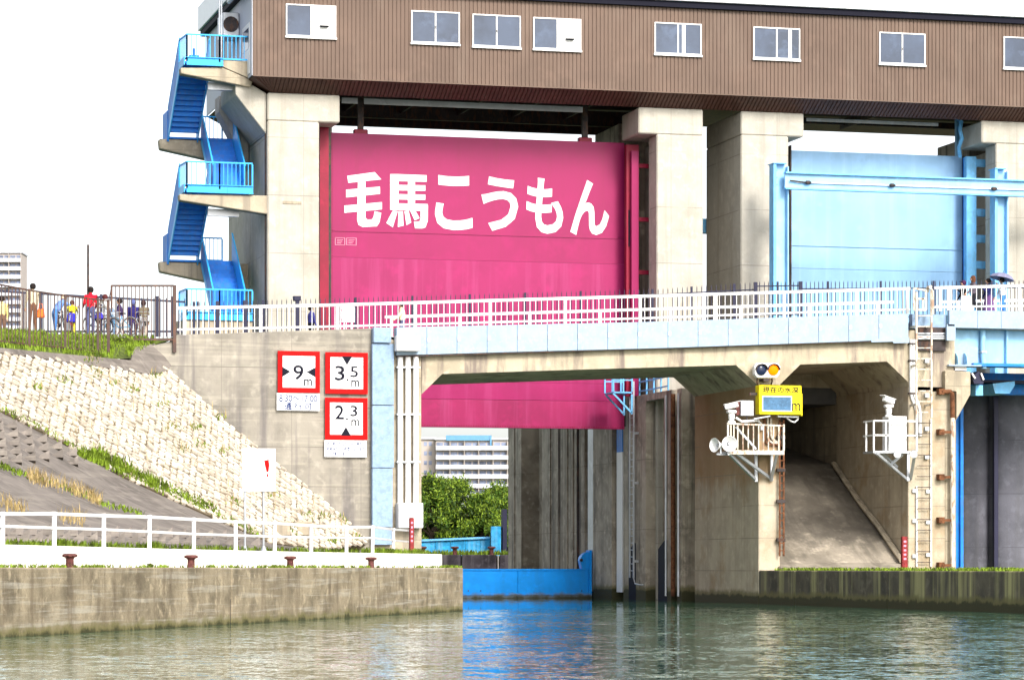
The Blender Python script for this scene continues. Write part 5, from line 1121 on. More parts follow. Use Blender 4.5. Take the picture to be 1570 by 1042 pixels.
ptz('white surveillance camera on the cabinet of the small right platform', 1362.5, 618, 639, VB - .7, True)
for x, lb in ((1376, 'left one of two small floodlights under the right platform'), (1401, 'right one of two small floodlights under the right platform')):
    o = pv(x, 695.5, v - .1); g3 = thing('floodlight', lb, 'lamp', o, 'floodlights'); d = Vector((-.4, -1, -.2)).normalized()
    mb = MB(); mb.lathe([(.07, -.35), (.13, -.2), (.15, .05), (.15, .1)], 12, o, d); part(g3, 'housing', mb, m_galv, smooth=True); mb = MB(); mb.lathe([(.13, .102), (.13, .105)], 12, o, d); part(g3, 'lens', mb, m_swhite)
# tall ladder
g = thing('pier_ladder', 'tall white ladder with rusty stiles climbing the right bridge pier past the blue panels', 'ladder', pv(1416, 870, VB - .2)); v = VB - .62
xs_ = (1405, 1428)
for x, mt in zip(xs_, (m_whiter, m_whiter)): mb = MB(); a, c = pv(x, 447, v), pv(x, 640, v); mb.box(a.x - .035, a.x + .035, v - .03, v + .03, c.z, a.z); part(g, 'stile', mb, mt)
y = 484
while y < 865:
    mb = MB(); d = v if y < 640 else VB - .16; a, c = pv(1406.2, y, d), pv(1427, y, d); mb.bar(a, c, .035 if y < 640 else .028); part(g, 'rung', mb, m_dark if y > 640 else m_whiter); y += 16.4
for y in (553, 606, 657, 700): mb = MB(); a = pv(1421, y, VB - .1); mb.box(a.x - .08, a.x + .08, VB - .15, VE, a.z - .08, a.z + .08); part(g, 'fixing_plate', mb, m_galv)
for y in (500, 560, 620):
    for x in xs_: mb = MB(); a = pv(x, y, v); mb.box(a.x - .03, a.x + .03, v + .041, VE - (.0 if y > 510 else 0), a.z - .04, a.z + .04); part(g, 'stand_off', mb, m_whiter)
hoop = thing('ladder_gate', 'yellowish tubular hand gate at the head of the tall pier ladder', 'gate', pv(1410, 476, VB - .5))
for a, c in (((1401, 442), (1401, 475)), ((1419.5, 445), (1419.5, 475)), ((1401, 442), (1419.5, 445)), ((1401, 475), (1419.5, 475)), ((1406, 457), (1406, 474)), ((1415, 457), (1415, 474)), ((1401, 458), (1419, 458))):
    mb = MB(); mb.bar(pv(*a, VB - .55), pv(*c, VB - .55), .07); part(hoop, 'tube', mb, m_whiter)
mb = MB(); mb.path([pv(1429, 482, v), pv(1429, 446, v), pv(1427, 440, v + .1), pv(1423, 441, v + .3), pv(1421, 447, v + .4)], .08, 8); part(hoop, 'hoop', mb, m_whiter, smooth=True)
# conduits of the right pier
g = thing('pier_conduit', 'pair of white conduits on the left edge of the right bridge pier', 'pipes', pv(1398, 640, VB - .1))
for k, x in enumerate((1396.5, 1401)): mb = MB(); d = VE - .07; mb.path([pv(x, 520, d), pv(x, 602, d), pv(x + 2 + k, 610, d), pv(x + 7 + k, 622, d), pv(x + 9 + k, 632, d), pv(x + 9 + k, 668, d)], .06, 8); part(g, 'conduit', mb, m_white, smooth=True)
for y in (527, 553, 603): mb = MB(); a = pv(1398.5, y, VE); mb.box(a.x - .18, a.x + .18, VE - .15, VE, a.z - .03, a.z + .03); part(g, 'clamp', mb, m_dark)
g = thing('pier_conduit', 'long thin white conduit down the middle of the right bridge pier', 'pipe', pv(1428, 868, VB - .1))
mb = MB(); d = VE - .06; mb.tube(pv(1427.5, 642, d), pv(1427.5, 868, d), .04, 8); part(g, 'conduit', mb, m_white, smooth=True)
for y in (753, 800, 850): mb = MB(); a = pv(1421.5, y, VE); mb.box(a.x - .07, a.x + .07, VE - .1, VE, a.z - .07, a.z + .07); part(g, 'clamp', mb, m_galv)
g = thing('pier_conduit', 'short thin white conduit low on the left edge of the right bridge pier', 'pipe', pv(1405, 868, VB - .1))
mb = MB(); mb.tube(pv(1405.5, 745, d), pv(1405.5, 868, d), .04, 8); part(g, 'conduit', mb, m_white, smooth=True)
for y in (752, 798, 852): mb = MB(); a = pv(1400.5, y, VE); mb.box(a.x - .07, a.x + .07, VE - .1, VE, a.z - .07, a.z + .07); part(g, 'clamp', mb, m_galv)
g = thing('pier_conduit', 'three grey pipes crossing the gap behind the ladder below the blue panels', 'pipes', pv(1428, 515, VB - .1))
for y in (511.5, 515.5, 519): mb = MB(); mb.tube(pv(1407, y, VB - .2), pv(1449, y, VB - .2), .045, 8); part(g, 'pipe', mb, m_galv, smooth=True)
# rusty drain
g = thing('drain_pipe', 'rust streaked drain pipe with five brackets on the right bridge pier', 'pipe', pv(1461, 870, VB - .2))
mb = MB(); d = VB - .25; mb.path([pv(1444, 600, d), pv(1457, 600, d), pv(1460, 603, d), pv(1460.5, 640, d)], .09, 8); part(g, 'elbow', mb, m_rust, smooth=True)
mb = MB(); mb.tube(pv(1460.5, 640.5, d), pv(1460.5, 868, d), .09, 10); part(g, 'pipe', mb, m_whiter, smooth=True)
for y in (600, 662, 731, 797, 866): mb = MB(); P, Q = pv(1443, y - 3, d), pv(1458, y + 3, d); mb.box(P.x, Q.x, d - .05, d + .05, (P.z + Q.z) / 2 - .05, (P.z + Q.z) / 2 + .05); mb.box(P.x - .1, P.x + .12, d - .06, VE, Q.z - .04, P.z + .04); part(g, 'bracket', mb, m_rust)
mb = MB(); P, Q = pv(1449, 668, VE), pv(1456, 866, VE); mb.box(P.x, Q.x, VE - .03, VE, Q.z, P.z); part(g, 'backing_strip', mb, m_con)
# corbel with bearing
g = thing('bridge_corbel', 'tapered concrete corbel carrying the blue girder bridge at the right pier', 'corbel', pv(1470, 640, VB))
mb = MB(); mb.polyv([(1449, 568), (1488, 569.5), (1488, 604), (1466.5, 643), (1466.5, 641), (1466.5, 580), (1449, 578)][:5] + [(1466.5, 600), (1449, 598)], VB - .28, VB + 2.2); part(g, 'body', mb, m_con, bev=.04)
mb = MB(); P, Q = pv(1462, 561, VB), pv(1482, 568, VB); mb.box(P.x, Q.x, VB, VB + 1, Q.z, P.z); part(g, 'bearing', mb, m_white)

# ---------------------------------------------------------------- steel girder bridge at the right
SB = thing('girder_bridge', 'pale blue steel girder footbridge leaving the frame at the right edge', 'bridge', pv(1500, 560, VB)); ue = U(1450.5, VB); uz = U(1800, VB)
zf_ = lambda y: pv(1500, y, VB).z
xs_ = [1450.5, 1494, 1530, 1566, 1610, 1655, 1700, 1750, 1800]
for a, c in zip(xs_[:-1], xs_[1:]): mb = MB(); mb.box(U(a, VB) + .006, U(c, VB) - .006, VB - .32, VB - .15, zf_(504 if a > 1460 else 504), zf_(477)); part(SB, 'fascia_panel', mb, m_fasc, bev=.008)
mb = MB(); P, Q = pv(1451, 497, VB - .4), pv(1464.5, 522, VB - .4); mb.box(P.x, Q.x, VB - .45, VB - .33, Q.z, P.z); part(SB, 'end_plate', mb, m_fasc)
mb = MB(); mb.box(P.x + .05, Q.x - .05, VB - .47, VB - .451, P.z - .06, P.z); part(SB, 'end_slot', mb, m_black)
mb = MB(); mb.box(ue + .1, uz, VB + .3, VB + .36, zf_(556), zf_(505)); part(SB, 'girder_web', mb, m_gird)
mb = MB(); mb.box(U(1492, VB), uz, VB - .05, VB + .8, zf_(561), zf_(556.5)); part(SB, 'girder_flange', mb, m_blue)
mb = MB(); mb.box(ue, uz, VB - .1, VBK, zf_(497), zf_(484)); part(SB, 'deck', mb, m_gird)
P, Q = pv(1457, 530, VB), pv(1502, 559, VB); mb = MB(); mb.box(P.x, Q.x, VB + .18, VB + .29, Q.z, P.z); part(SB, 'end_bracket', mb, m_fasc)
for x in (1466, 1480): 
    p = pv(x, 558, VB); mb = MB(); h_ = pv(x, 541, VB).z; mb.prism([Vector((p.x, VB + .17, p.z)), Vector((p.x, VB - .2, p.z)), Vector((p.x, VB - .15, p.z + (h_ - p.z) * .6)), Vector((p.x, VB + .05, h_)), Vector((p.x, VB + .17, h_))], (.05, 0, 0)); part(SB, 'gusset', mb, m_gird)
mb = MB(); P, Q = pv(1452, 559, VB), pv(1502, 562, VB); mb.box(P.x, Q.x, VB - .2, VB + .6, Q.z, P.z); part(SB, 'bearing_plate', mb, m_fasc)
for x in (1545, 1590): p = U(x, VB); mb = MB(); mb.box(p, p + .06, VB + .1, VB + .29, zf_(556), zf_(505)); part(SB, 'stiffener', mb, m_gird)
mb = MB(); mb.box(U(1492, 115), uz + 1, 115.5, 115.9, zf_(596), zf_(562)); part(SB, 'inner_girder', mb, m_blue)
mb = MB(); mb.box(U(1498, 114.4), uz + 1, 114.3, 115.3, zf_(580), zf_(576)); part(SB, 'lower_flange', mb, m_navy)
mb = MB(); P, Q = pv(1522, 585, 113.5), pv(1556, 598, 113.5); mb.prism([pv(1522, 588, 113.5), pv(1556, 584, 113.5), pv(1556, 590, 113.5), pv(1548, 603, 113.5), pv(1526, 603, 113.5)], (0, 1.6, 0)); part(SB, 'cross_girder', mb, m_sblue)
g = thing('deck_drain', 'pale blue drain pipe hanging below the girder bridge', 'pipe', pv(1508, 566, VB))
mb = MB(); d = VB + .15; mb.tube(pv(1507, 506, d), pv(1507, 540, d), .11, 12); mb.tube(pv(1507, 540, d), pv(1508.5, 565, d), .11, 12); part(g, 'pipe', mb, m_gird, smooth=True)
mb = MB(); P, Q = pv(1503, 538, d), pv(1511, 541, d); mb.box(P.x, Q.x, d - .14, d + .14, Q.z, P.z); part(g, 'collar', mb, m_galv)
g = thing('box_lamp', 'dark box lamp with white frame bars under the girder bridge', 'lamp', pv(1500, 586, VB))
mb = MB(); mb.polyv([(1490, 578), (1500, 569), (1508, 576), (1508, 588), (1494, 588)], VB - .1, VB + .5); part(g, 'body', mb, m_navy)
for a, c in (((1490, 572), (1495, 580)), ((1504, 572), (1508, 582))): mb = MB(); mb.bar(pv(*a, VB - .16), pv(*c, VB - .16), .06); part(g, 'bar', mb, m_white)
mb = MB(); P, Q = pv(1496, 590, VB + .3), pv(1507, 606, VB + .3); mb.box(P.x, Q.x, VB + .3, VB + .8, Q.z, P.z); part(g, 'hanger', mb, m_sblue)
rT, rL = [(1428, 440.5), (1570, 437)], [(1428, 471), (1570, 469)]
railing('bridge_railing', 'white railing along the near edge of the girder bridge at the right', [1440, 1452.5, 1561, 1670, 1780], 1431, 1800, rT, rL, [(1428, 477), (1570, 476)], VB, -.1, 'bridge railings', 7.6)
railing('bridge_railing', 'white railing along the far edge of the girder bridge at the right', [1470, 1525, 1600, 1680, 1760], 1440, 1800, [(1428, 462), (1570, 459)], [(1428, 487), (1570, 485)], [(1428, 492), (1570, 490)], 118.5, 0, 'bridge railings', 15)
# rounded piers below
for x0, x1, yt, lb, vv in ((1478, 1521, 606, 'rounded grey concrete pier behind the blue strip at the right', 118.5), (1531, 1590, 604, 'rounded grey concrete pier cut by the right edge of the photo', 117.6)):
    a, c = U(x0, vv), U(x1, vv); r_ = (c - a) / 2; zt_ = pv(x0, yt, vv).z; g = thing('rounded_pier', lb, 'pier', ((a + c) / 2, vv, 0), 'rounded piers'); mb = MB(); P = []
    for k in range(17): t = math.pi * k / 16; P.append(Vector((a + r_ - r_ * math.cos(t), vv + r_ * .55 - r_ * .55 * math.sin(t), -1.2)))
    P += [Vector((c, 124.1, -1.2)), Vector((a, 124.1, -1.2))]; mb.prism(P, (0, 0, zt_ + 1.2)); part(g, 'shaft', mb, m_cool, smooth=True)
    mb = MB(); mb.prism([p + Vector((0, -.0, zt_ + 1.202)) for p in P], (0, 0, .25)); part(g, 'coping', mb, m_con, smooth=True)
g = thing('lamp_post', 'short white lamp head on a slim dark post between the rounded piers', 'lamp', pv(1526, 700, 117))
mb = MB(); mb.box(U(1523, 117), U(1529, 117), 116.9, 117.1, 0, pv(1526, 606, 117).z); part(g, 'post', mb, m_navy); mb = MB(); P, Q = pv(1520.5, 598, 117), pv(1531, 606, 117); mb.box(P.x, Q.x, 116.8, 117.2, Q.z, P.z); part(g, 'head', mb, m_white, bev=.03)
g = thing('guide_post', 'bright blue upright steel post between the right pier and the rounded piers', 'post', pv(1470, 868, 116))
mb = MB(); mb.box(U(1463.5, 116), U(1477, 116), 116, 116.6, 0, pv(1470, 566, 116).z); part(g, 'post', mb, m_blue, bev=.02)
mb = MB(); mb.box(U(1472, 115.9), U(1476.5, 115.9), 115.85, 115.999, 0, pv(1470, 590, 116).z); part(g, 'flange', mb, m_blue)
# ---------------------------------------------------------------- beyond the lock
mb = MB(); YF = 182
A = pY(560, 872, YF); B = pY(800, 872, YF)
dirf = (B - A).normalized(); dep = Vector((-dirf.y, dirf.x, 0))
g = thing('far_quay_wall', 'dark stained quay wall at the far side of the lock basin', 'wall', Vector((A.x, A.y, 0)))
zq = pY(700, 850, YF).z
xs = [560, 640, 707, 762, 765.5, 860]
for k, (a, c) in enumerate(zip(xs[:-1], xs[1:])):
    P, Q = pY(a, 850, YF), pY(c, 850, YF); P = P + dirf * .03; Q = Q - dirf * .03; mb = MB()
    mb.prism([Vector((p.x, p.y, -1)) for p in (P, Q, Q + dep * 3, P + dep * 3)], (0, 0, zq + 1)); part(g, 'wall_block', mb, m_far if k != 3 else m_apt, bev=.03)
mb = MB(); mb.prism([Vector((p.x, p.y, -1)) for p in (A + dep * 3 - dirf * 60, B + dep * 3 + dirf * 120, B + dep * 900 + dirf * 900, A + dep * 900 - dirf * 900)], (0, 0, zq + .95)); solo('far_ground', mb, m_turf, kind='structure')
pts = []
for _ in range(900): p = pY(R.uniform(640, 790), 850, YF) + dep * R.uniform(.2, 3); pts.append(Vector((p.x, p.y, zq)))
blades('far_grass', pts, m_grass, .28, .03)
for x, lb in ((648, 'small far mooring bollard just right of the white cabinet'), (697, 'small far mooring bollard in the middle of the far quay'), (753.5, 'small far mooring bollard by the blue end post of the far wall')):
    p = pY(x, 850, YF) + dep * .5; o = bpy.data.objects.new('mooring_bollard', bmesh_); COL.objects.link(o); o.location = (p.x, p.y, zq - .02); o.scale = (1.5, 1.5, 1.6); props(o, lb, 'bollard', 'bollards on the far quay')
YB = 187; g = thing('far_blue_wall', 'weathered blue steel wall on the far quay below the tree', 'wall', pY(700, 848, YB))
xs = [600, 645, 668, 691, 714, 737, 751.5]; tops_ = [831, 829, 828, 826.5, 825, 824.5, 825]
for k in range(len(xs) - 1):
    P, Q = pY(xs[k], tops_[k], YB), pY(xs[k + 1], tops_[k + 1], YB); w = dep * .15; mb = MB(); p0, q0_ = P + dirf * .01, Q - dirf * .01
    mb.hexa([Vector((p.x, p.y, zq - .1)) for p in (p0, q0_, q0_ + w, p0 + w)] + [p0, q0_, q0_ + w, p0 + w]); part(g, 'panel', mb, m_farblue)
mb = MB(); mb.bar(pY(645, 828, YB - .1), pY(751, 823.5, YB - .1), .12); part(g, 'rail', mb, m_sblue)
P, Q = pY(752.5, 806.5, YB - 1), pY(768, 848, YB - 1); mb = MB(); w = dep * .6
mb.hexa([Vector((p.x, p.y, zq - .1)) for p in (P, Q, Q + w, P + w)] + [Vector((p.x, p.y, P.z)) for p in (P, Q, Q + w, P + w)]); part(g, 'end_post', mb, m_farblue, bev=.05)
mb = MB(); P, Q = pY(771, 780, YB - 1), pY(778, 846, YB - 1); mb.box(P.x, Q.x, P.y, P.y + .4, zq, P.z); part(g, 'dark_post', mb, m_navy)
# trees
def tree(lb, x, Y, ytop, hw, seed):
    r_ = random.Random(seed); b0 = pY(x, 850, Y); b0.z = zq - .1; top = pY(x, ytop, Y).z; H = top - b0.z
    g = thing('pine_tree', lb, 'tree', b0, 'trees beyond the lock'); mb = MB(); tr = [b0 + Vector((r_.gauss(0, .12) * k, r_.gauss(0, .12) * k, H * k / 6)) for k in range(6)]
    for k in range(5): mb.tube(tr[k], tr[k + 1], .22 - .035 * k, 8, .22 - .035 * (k + 1))
    clumps = []
    for k in range(46):
        t = r_.uniform(.18, .98); an = r_.uniform(0, 6.28); rr = hw * (1 - .85 * max(0, t - .45) / .55) * r_.uniform(.35, 1); c = b0 + Vector((math.cos(an) * rr, math.sin(an) * rr, H * t))
        clumps.append((c, r_.uniform(.35, .85))); s0 = tr[min(5, int(t * 5))]; mb.tube(s0 + Vector((0, 0, -.4)), c, .07, 5, .02)
    part(g, 'trunk', mb, m_bark, smooth=True)
    for nm, mt, sel in (('shade_toned_foliage', m_leaf, 0), ('sun_toned_foliage', m_leafl, 1)):  # pale leaves sit higher in each clump: lit tops put into colour
        mb = MB(); P = []; fs = []
        for c, rad in clumps:
            for _ in range(230 if not sel else 120):
                d = Vector((r_.gauss(0, 1), r_.gauss(0, 1), r_.gauss(0, .75))); d = d.normalized() * rad * r_.random() ** .45; p = c + d
                if sel: p = p + Vector((0, 0, rad * .25))
                u_ = Vector((r_.gauss(0, .5), r_.gauss(0, .5), r_.gauss(.5, .5))).normalized() * r_.uniform(.08, .34); w_ = u_.cross(Vector((r_.gauss(0, 1), r_.gauss(0, 1), r_.gauss(0, 1)))).normalized() * .05
                n = len(P); P += [p - w_, p + w_, p + u_]; fs.append((n, n + 1, n + 2))
        mb.add(P, fs); part(g, nm, mb, mt, kind='stuff')
tree('bushy pine tree nearest the white conduits, beyond the lock', 664, 200, 734, 1.9, 3)
tree('tallest bushy pine tree in the gap under the pink gate', 694, 203, 741, 2.6, 4)
tree('bushy pine tree right of the tallest one in the gap under the pink gate', 735, 201, 764, 2.4, 5)
tree('bushy pine tree against the dark lock wall under the pink gate', 771, 204, 750, 2.6, 6)
tree('lower pine tree hidden behind the white cabinet', 630, 206, 765, 2.6, 8)
# apartment blocks
def flats(lb, Y, x0, x1, ytop, ybot, fl, bays, blue=None, step=None, pen=False):
    """fl: storey height in image rows"""
    a, c = pY(x0, ytop, Y), pY(x1, ytop, Y); d = (c - a).normalized(); n = Vector((d.y, -d.x, 0)); n = n if n.y < 0 else -n; W = (c - a).length; k_ = Y / F
    z1 = a.z; z0 = zq; g = thing('apartment_block', lb, 'building', Vector((a.x, a.y, z0)), 'apartment blocks'); q = lambda s, o, z: a.xy.to_3d() + d * s + n * o + Vector((0, 0, z))
    def slab(s0, s1, o0, o1, za, zb, nm, mt, par=g, **kw):
        mb = MB(); mb.hexa([q(s0, o0, za), q(s1, o0, za), q(s1, o1, za), q(s0, o1, za), q(s0, o0, zb), q(s1, o0, zb), q(s1, o1, zb), q(s0, o1, zb)]); return part(par, nm, mb, mt, **kw)
    slab(0, W, 0, -12, z0, z1, 'wall', m_apt); slab(-.3, W + .3, .8, -12.3, z1 + .01, z1 + .6, 'roof', m_apt2)
    h = fl * k_; f = 0; z = z1 - h
    while z > z0 + 1 and (HZ - (z - CZ) / k_) < ybot:
        for b_ in range(bays):
            s0, s1 = W * b_ / bays, W * (b_ + 1) / bays; w = s1 - s0
            if step and b_ in step:
                for kk in range(2): slab(s0 + w * (.2 + .35 * kk), s0 + w * (.42 + .35 * kk), .08, .01, z + h * .3, z + h * .72, 'window', m_aptw)
                continue
            slab(s0 + w * .06, s0 + w * .5, .10, .02, z + h * .05, z + h * .72, 'window', m_aptw); slab(s0 + w * .58, s0 + w * .9, .10, .02, z + h * .05, z + h * .72, 'window', m_aptw)
            slab(s0 + w * .02, s1 - w * .02, 1.6, .11, z - h * .10, z + h * .02, 'balcony_floor', m_apt2); slab(s0 + w * .02, s1 - w * .02, 1.7, 1.61, z - h * .10, z + h * .36, 'balcony_front', m_apt2)
            slab(s1 - w * .018, s1 + w * .018, 1.7, .02, z - h * .1, z + h * .88, 'party_wall', m_apt)
        z -= h
    if blue: s0, s1 = W * blue[0], W * blue[1]; slab(s0, s1, 1.0, -11, z1 - .2, z1 + 1.3, 'blue_roof', m_aptb); slab(s1 + .02, s1 + .5, 1.2, .1, z1 - h * .9, z1 + 1.3, 'blue_fin', m_aptb)
flats('distant cream apartment block with a blue roof edge behind the trees', 900, 668, 800, 674, 800, 14.5, 6, blue=(.12, .63))
flats('distant beige apartment block left of the blue-roofed one', 905, 560, 667, 673, 800, 14.5, 5, step=(4,))
flats('tall white apartment block at the left edge beyond the brown fence', 1050, -60, 33, 388, 560, 12.9, 5)
p = pY(135, 445, 260); g = thing('antenna_pole', 'thin tall pole rising behind the person in the red jacket', 'pole', Vector((p.x, p.y, zq)))
mb = MB(); mb.tube((p.x, p.y, zq), (p.x, p.y, pY(135, 375, 260).z), .13, 6, .09); part(g, 'pole', mb, m_dark); mb = MB(); z = pY(135, 410, 260).z; mb.tube((p.x, p.y, z), (p.x, p.y, z + .3), .1, 6); part(g, 'joint', mb, m_dark)

# ---------------------------------------------------------------- people
_cm = {}
def cloth(c):
    if c not in _cm: _cm[c] = M('cloth_%d' % len(_cm), c, rough=.85, var=.12, vs=6, spec=.15)
    return _cm[c]
SKIN = (.50, .29, .20); HAIR = (.018, .013, .012)
POSE = {
 'stand': dict(lean=0, la=(12, 8), ra=(10, 8), ll=(4, 0), rl=(-3, 0), spread=.10),
 'walk': dict(lean=4, la=(28, 25), ra=(-22, 15), ll=(22, 5), rl=(-16, 18), spread=.05),
 'hips': dict(lean=2, la=(15, 60), ra=(10, 60), ll=(4, 0), rl=(-3, 0), spread=.12),
 'lean': dict(lean=38, la=(62, 20), ra=(50, 25), ll=(6, 4), rl=(-2, 2), spread=.08),
 'hold': dict(lean=3, la=(30, 95), ra=(12, 20), ll=(14, 4), rl=(-10, 12), spread=.05),
 'umbrella': dict(lean=3, la=(35, 115), ra=(14, 20), ll=(14, 4), rl=(-10, 12), spread=.05),
 'cycle': dict(lean=22, la=(58, 12), ra=(58, 12), ll=(72, 70), rl=(48, 62), spread=.08),
}
def person(lb, px_, ytop, v, h, pose, face, shirt, pants, shoes=(.03, .03, .03), sleeve=True, hair=HAIR, hat=None, skirt=None, longhair=False, seat=0):
    ps = POSE[pose]; s = h / 1.72; rad = math.radians; top = pv(px_, ytop, v); drop = .86 * (1 - math.cos(rad(ps['lean'])))
    base = Vector((top.x, v, top.z - h + drop * s * .75 - (seat or 0))); J = []; E = []; Rr = []; Mt = []
    def j(p, r_, par, m): J.append(Vector(p)); Rr.append(r_); Mt.append(m); (E.append((par, len(J) - 1)) if par is not None else None); return len(J) - 1
    # local: +x is forward, +y is left
    ln = rad(ps['lean']); up = Vector((math.sin(ln), 0, math.cos(ln))); pel = Vector((0, 0, .93 if not seat else .93))
    a0 = j(pel, .145, None, 1); a1 = j(pel + up * .18, .125, a0, 0); a2 = j(pel + up * .40, .155, a1, 0); a3 = j(pel + up * .52, .10, a2, 0); a4 = j(pel + up * .575, .052, a3, 2)
    hu = Vector((math.sin(ln * .5), 0, math.cos(ln * .5))); hc = pel + up * .575
    a5 = j(hc + hu * .06 + Vector((.015, 0, 0)), .07, a4, 2); a6 = j(hc + hu * .13 + Vector((.012, 0, 0)), .098, a5, 2); a7 = j(hc + hu * .20, .085, a6, 3)
    j(hc + hu * .10 + Vector((.115, 0, 0)), .014, a6, 2)
    for sd, (q1_, q2_) in ((1, ps['la']), (-1, ps['ra'])):
        sh = pel + up * .49 + Vector((0, sd * .185, 0)); b1 = j(sh, .068, a2, 0); t1 = rad(q1_) + ln * .3; d1 = Vector((math.sin(t1), sd * ps['spread'], -math.cos(t1))).normalized(); el = sh + d1 * .29
        b2 = j(el, .048, b1, 0 if sleeve else 2); t2 = t1 + rad(q2_); d2 = Vector((math.sin(t2), 0, -math.cos(t2))); b3 = j(el + d2 * .245, .034, b2, 0 if sleeve else 2); b4 = j(el + d2 * .33, .036, b3, 2); w = el + d2 * .33; sx = Vector((0, 1, 0)); tx = d2.cross(sx)
        for k, (o, l) in enumerate(((-.03, .07), (-.01, .085), (.012, .08), (.032, .06))): j(w + d2 * l + tx * o, .010, b4, 2)
        j(el + d2 * .29 + tx * .055 + d2 * .03, .011, b3, 2)
    for sd, (q1_, q2_) in ((1, ps['ll']), (-1, ps['rl'])):
        hp = pel + Vector((0, sd * .09, -.04)); t1 = rad(q1_); d1 = Vector((math.sin(t1), 0, -math.cos(t1))); t2 = t1 - rad(q2_); d2 = Vector((math.sin(t2), 0, -math.cos(t2)))
        c1 = j(hp, .095, a0, 1); c2 = j(hp + d1 * .42, .062, c1, 1); c3 = j(hp + d1 * .42 + d2 * .40, .044, c2, 1); an = hp + d1 * .42 + d2 * .40; c4 = j(an + Vector((.02, 0, -.055)), .042, c3, 4); j(an + Vector((.15, 0, -.068)), .035, c4, 4)
    me = bpy.data.meshes.new('skeleton'); me.from_pydata(J, E, []); o = bpy.data.objects.new('skeleton', me); COL.objects.link(o)
    o.modifiers.new('skin', 'SKIN'); sd_ = me.skin_vertices[0].data
    for i, r_ in enumerate(Rr): sd_[i].radius = (r_, r_ * (1.0 if i not in (0, 1, 2) else 1.22)); sd_[i].use_root = i == 0
    sb = o.modifiers.new('sub', 'SUBSURF'); sb.levels = 2; sb.render_levels = 2
    bmz = bpy.data.meshes.new_from_object(o.evaluated_get(bpy.context.evaluated_depsgraph_get())); bpy.data.objects.remove(o); bpy.data.meshes.remove(me)
    mats = [cloth(shirt), cloth(pants), cloth(SKIN), cloth(hair), cloth(shoes)]
    bmz.materials.clear()
    for m in mats: bmz.materials.append(m)
    segs = [(J[b_], J[a_], b_, a_) for a_, b_ in E]
    for f in bmz.polygons:
        c = f.center; best = (9, 0)
        for (P, Q, b_, a_) in segs:
            t = max(0, min(1, (c - Q).dot(P - Q) / max(1e-9, (P - Q).length_squared))); d = (c - (Q + (P - Q) * t)).length - Rr[a_] * (1 - t) - Rr[b_] * t
            if d < best[0]: best = (d, Mt[b_] if t > .5 or b_ in (5,) else Mt[a_])
        f.material_index = best[1]; f.use_smooth = True
    for vx in bmz.vertices: vx.co *= s
    o = bpy.data.objects.new('person', bmz); COL.objects.link(o); o.location = base; o.rotation_euler = (0, 0, face); ORG[o] = Vector((0, 0, 0)); props(o, lb, 'person')
    def sub(name, mb, mt, **k):
        mm = mb.mesh(name, [mt], Z0, smooth=True); q = bpy.data.objects.new(name, mm); COL.objects.link(q); q.parent = o; q.scale = (s, s, s); return q
    hcen = hc + hu * .135; mb = MB(); mb.lathe([(.02, .125), (.07, .11), (.105, .06), (.112, 0), (.10, -.05 if not longhair else -.10), (.085, -.08 if not longhair else -.22)], 14, hcen + Vector((-.022, 0, 0)), hu)
    if hat: sub('hat', mb, cloth(hat)); mb = MB(); mb.lathe([(.11, 0), (.11, .012)], 12, hcen + Vector((.09, 0, .05)), hu); sub('hat_brim', mb, cloth(hat))
    else: sub('hair', mb, cloth(hair))
    if skirt:
        mb = MB(); mb.lathe([(.15, .12), (.17, 0), (.24, -.35), (.27, -.55)], 16, pel, (0, 0, 1)); sub('skirt', mb, cloth(skirt))
    for sd in (-1, 1): mb = MB(); mb.lathe([(.012, 0), (.012, .012), (.003, .016)], 6, hc + hu * .115 + Vector((.098, sd * .035, 0)), (1, 0, 0)); sub('eye', mb, m_black)
    return o
away, lft, rgt, toward = math.pi / 2, math.pi, 0, -math.pi / 2
white, navy, jeans, black = (.75, .74, .72), (.02, .02, .08), (.09, .15, .36), (.014, .013, .018)
P1 = person('person in a pale yellow jacket and brown trousers cut by the left edge', 3, 455, 114, 1.6, 'stand', away, (.72, .60, .25), (.16, .09, .06))
P2 = person('person in a beige vest with white sleeves and brown trousers, orange bag at the side', 50, 436, 113.6, 1.74, 'stand', away + .3, (.52, .45, .32), (.16, .075, .045))
P3 = person('person in blue denim leaning forward with a beige cap', 84, 452, 114.5, 1.66, 'lean', rgt + .35, (.16, .28, .62), (.07, .20, .52), hat=(.6, .45, .33))
P4 = person('child in a bright yellow top and yellow trousers riding a bicycle away', 110, 461, 113.9, 1.34, 'cycle', away - .2, (.80, .70, .02), (.75, .66, .05), hair=(.07, .02, .02))
P5 = person('person in a bright red jacket and jeans with a diagonal bag strap', 139, 441, 113.4, 1.74, 'hips', away, (.70, .012, .03), (.09, .10, .22))
P6 = person('person in a white shirt and pale jeans leaning beside the bicycles', 171, 452, 114.6, 1.62, 'lean', away + .6, white, (.22, .36, .58), hair=(.08, .02, .02))
P7 = person('person in a dark plum jacket behind the barred fence panel', 184, 459, 115.5, 1.58, 'hold', lft, (.05, .03, .09), (.6, .55, .55))
P8 = person('person in a navy jacket and dark cap behind the barred fence panel', 204.5, 461, 115.5, 1.58, 'stand', away, (.025, .02, .13), (.05, .03, .12), hat=(.10, .12, .28))
P9 = person('person in an olive brown jacket behind the barred fence panel', 220, 462, 115.8, 1.56, 'stand', away - .2, (.17, .14, .09), (.45, .38, .32), hair=(.04, .02, .02))
P10 = person('person in a navy plaid shirt beside the dark slim post', 477, 470, 117, 1.55, 'stand', rgt + .3, (.05, .05, .20), black)
P11 = person('person in a cream shirt and dark cap walking left across the bridge', 617, 464, 115.5, 1.62, 'walk', lft, (.80, .74, .45), (.10, .11, .2), hat=(.03, .02, .02))
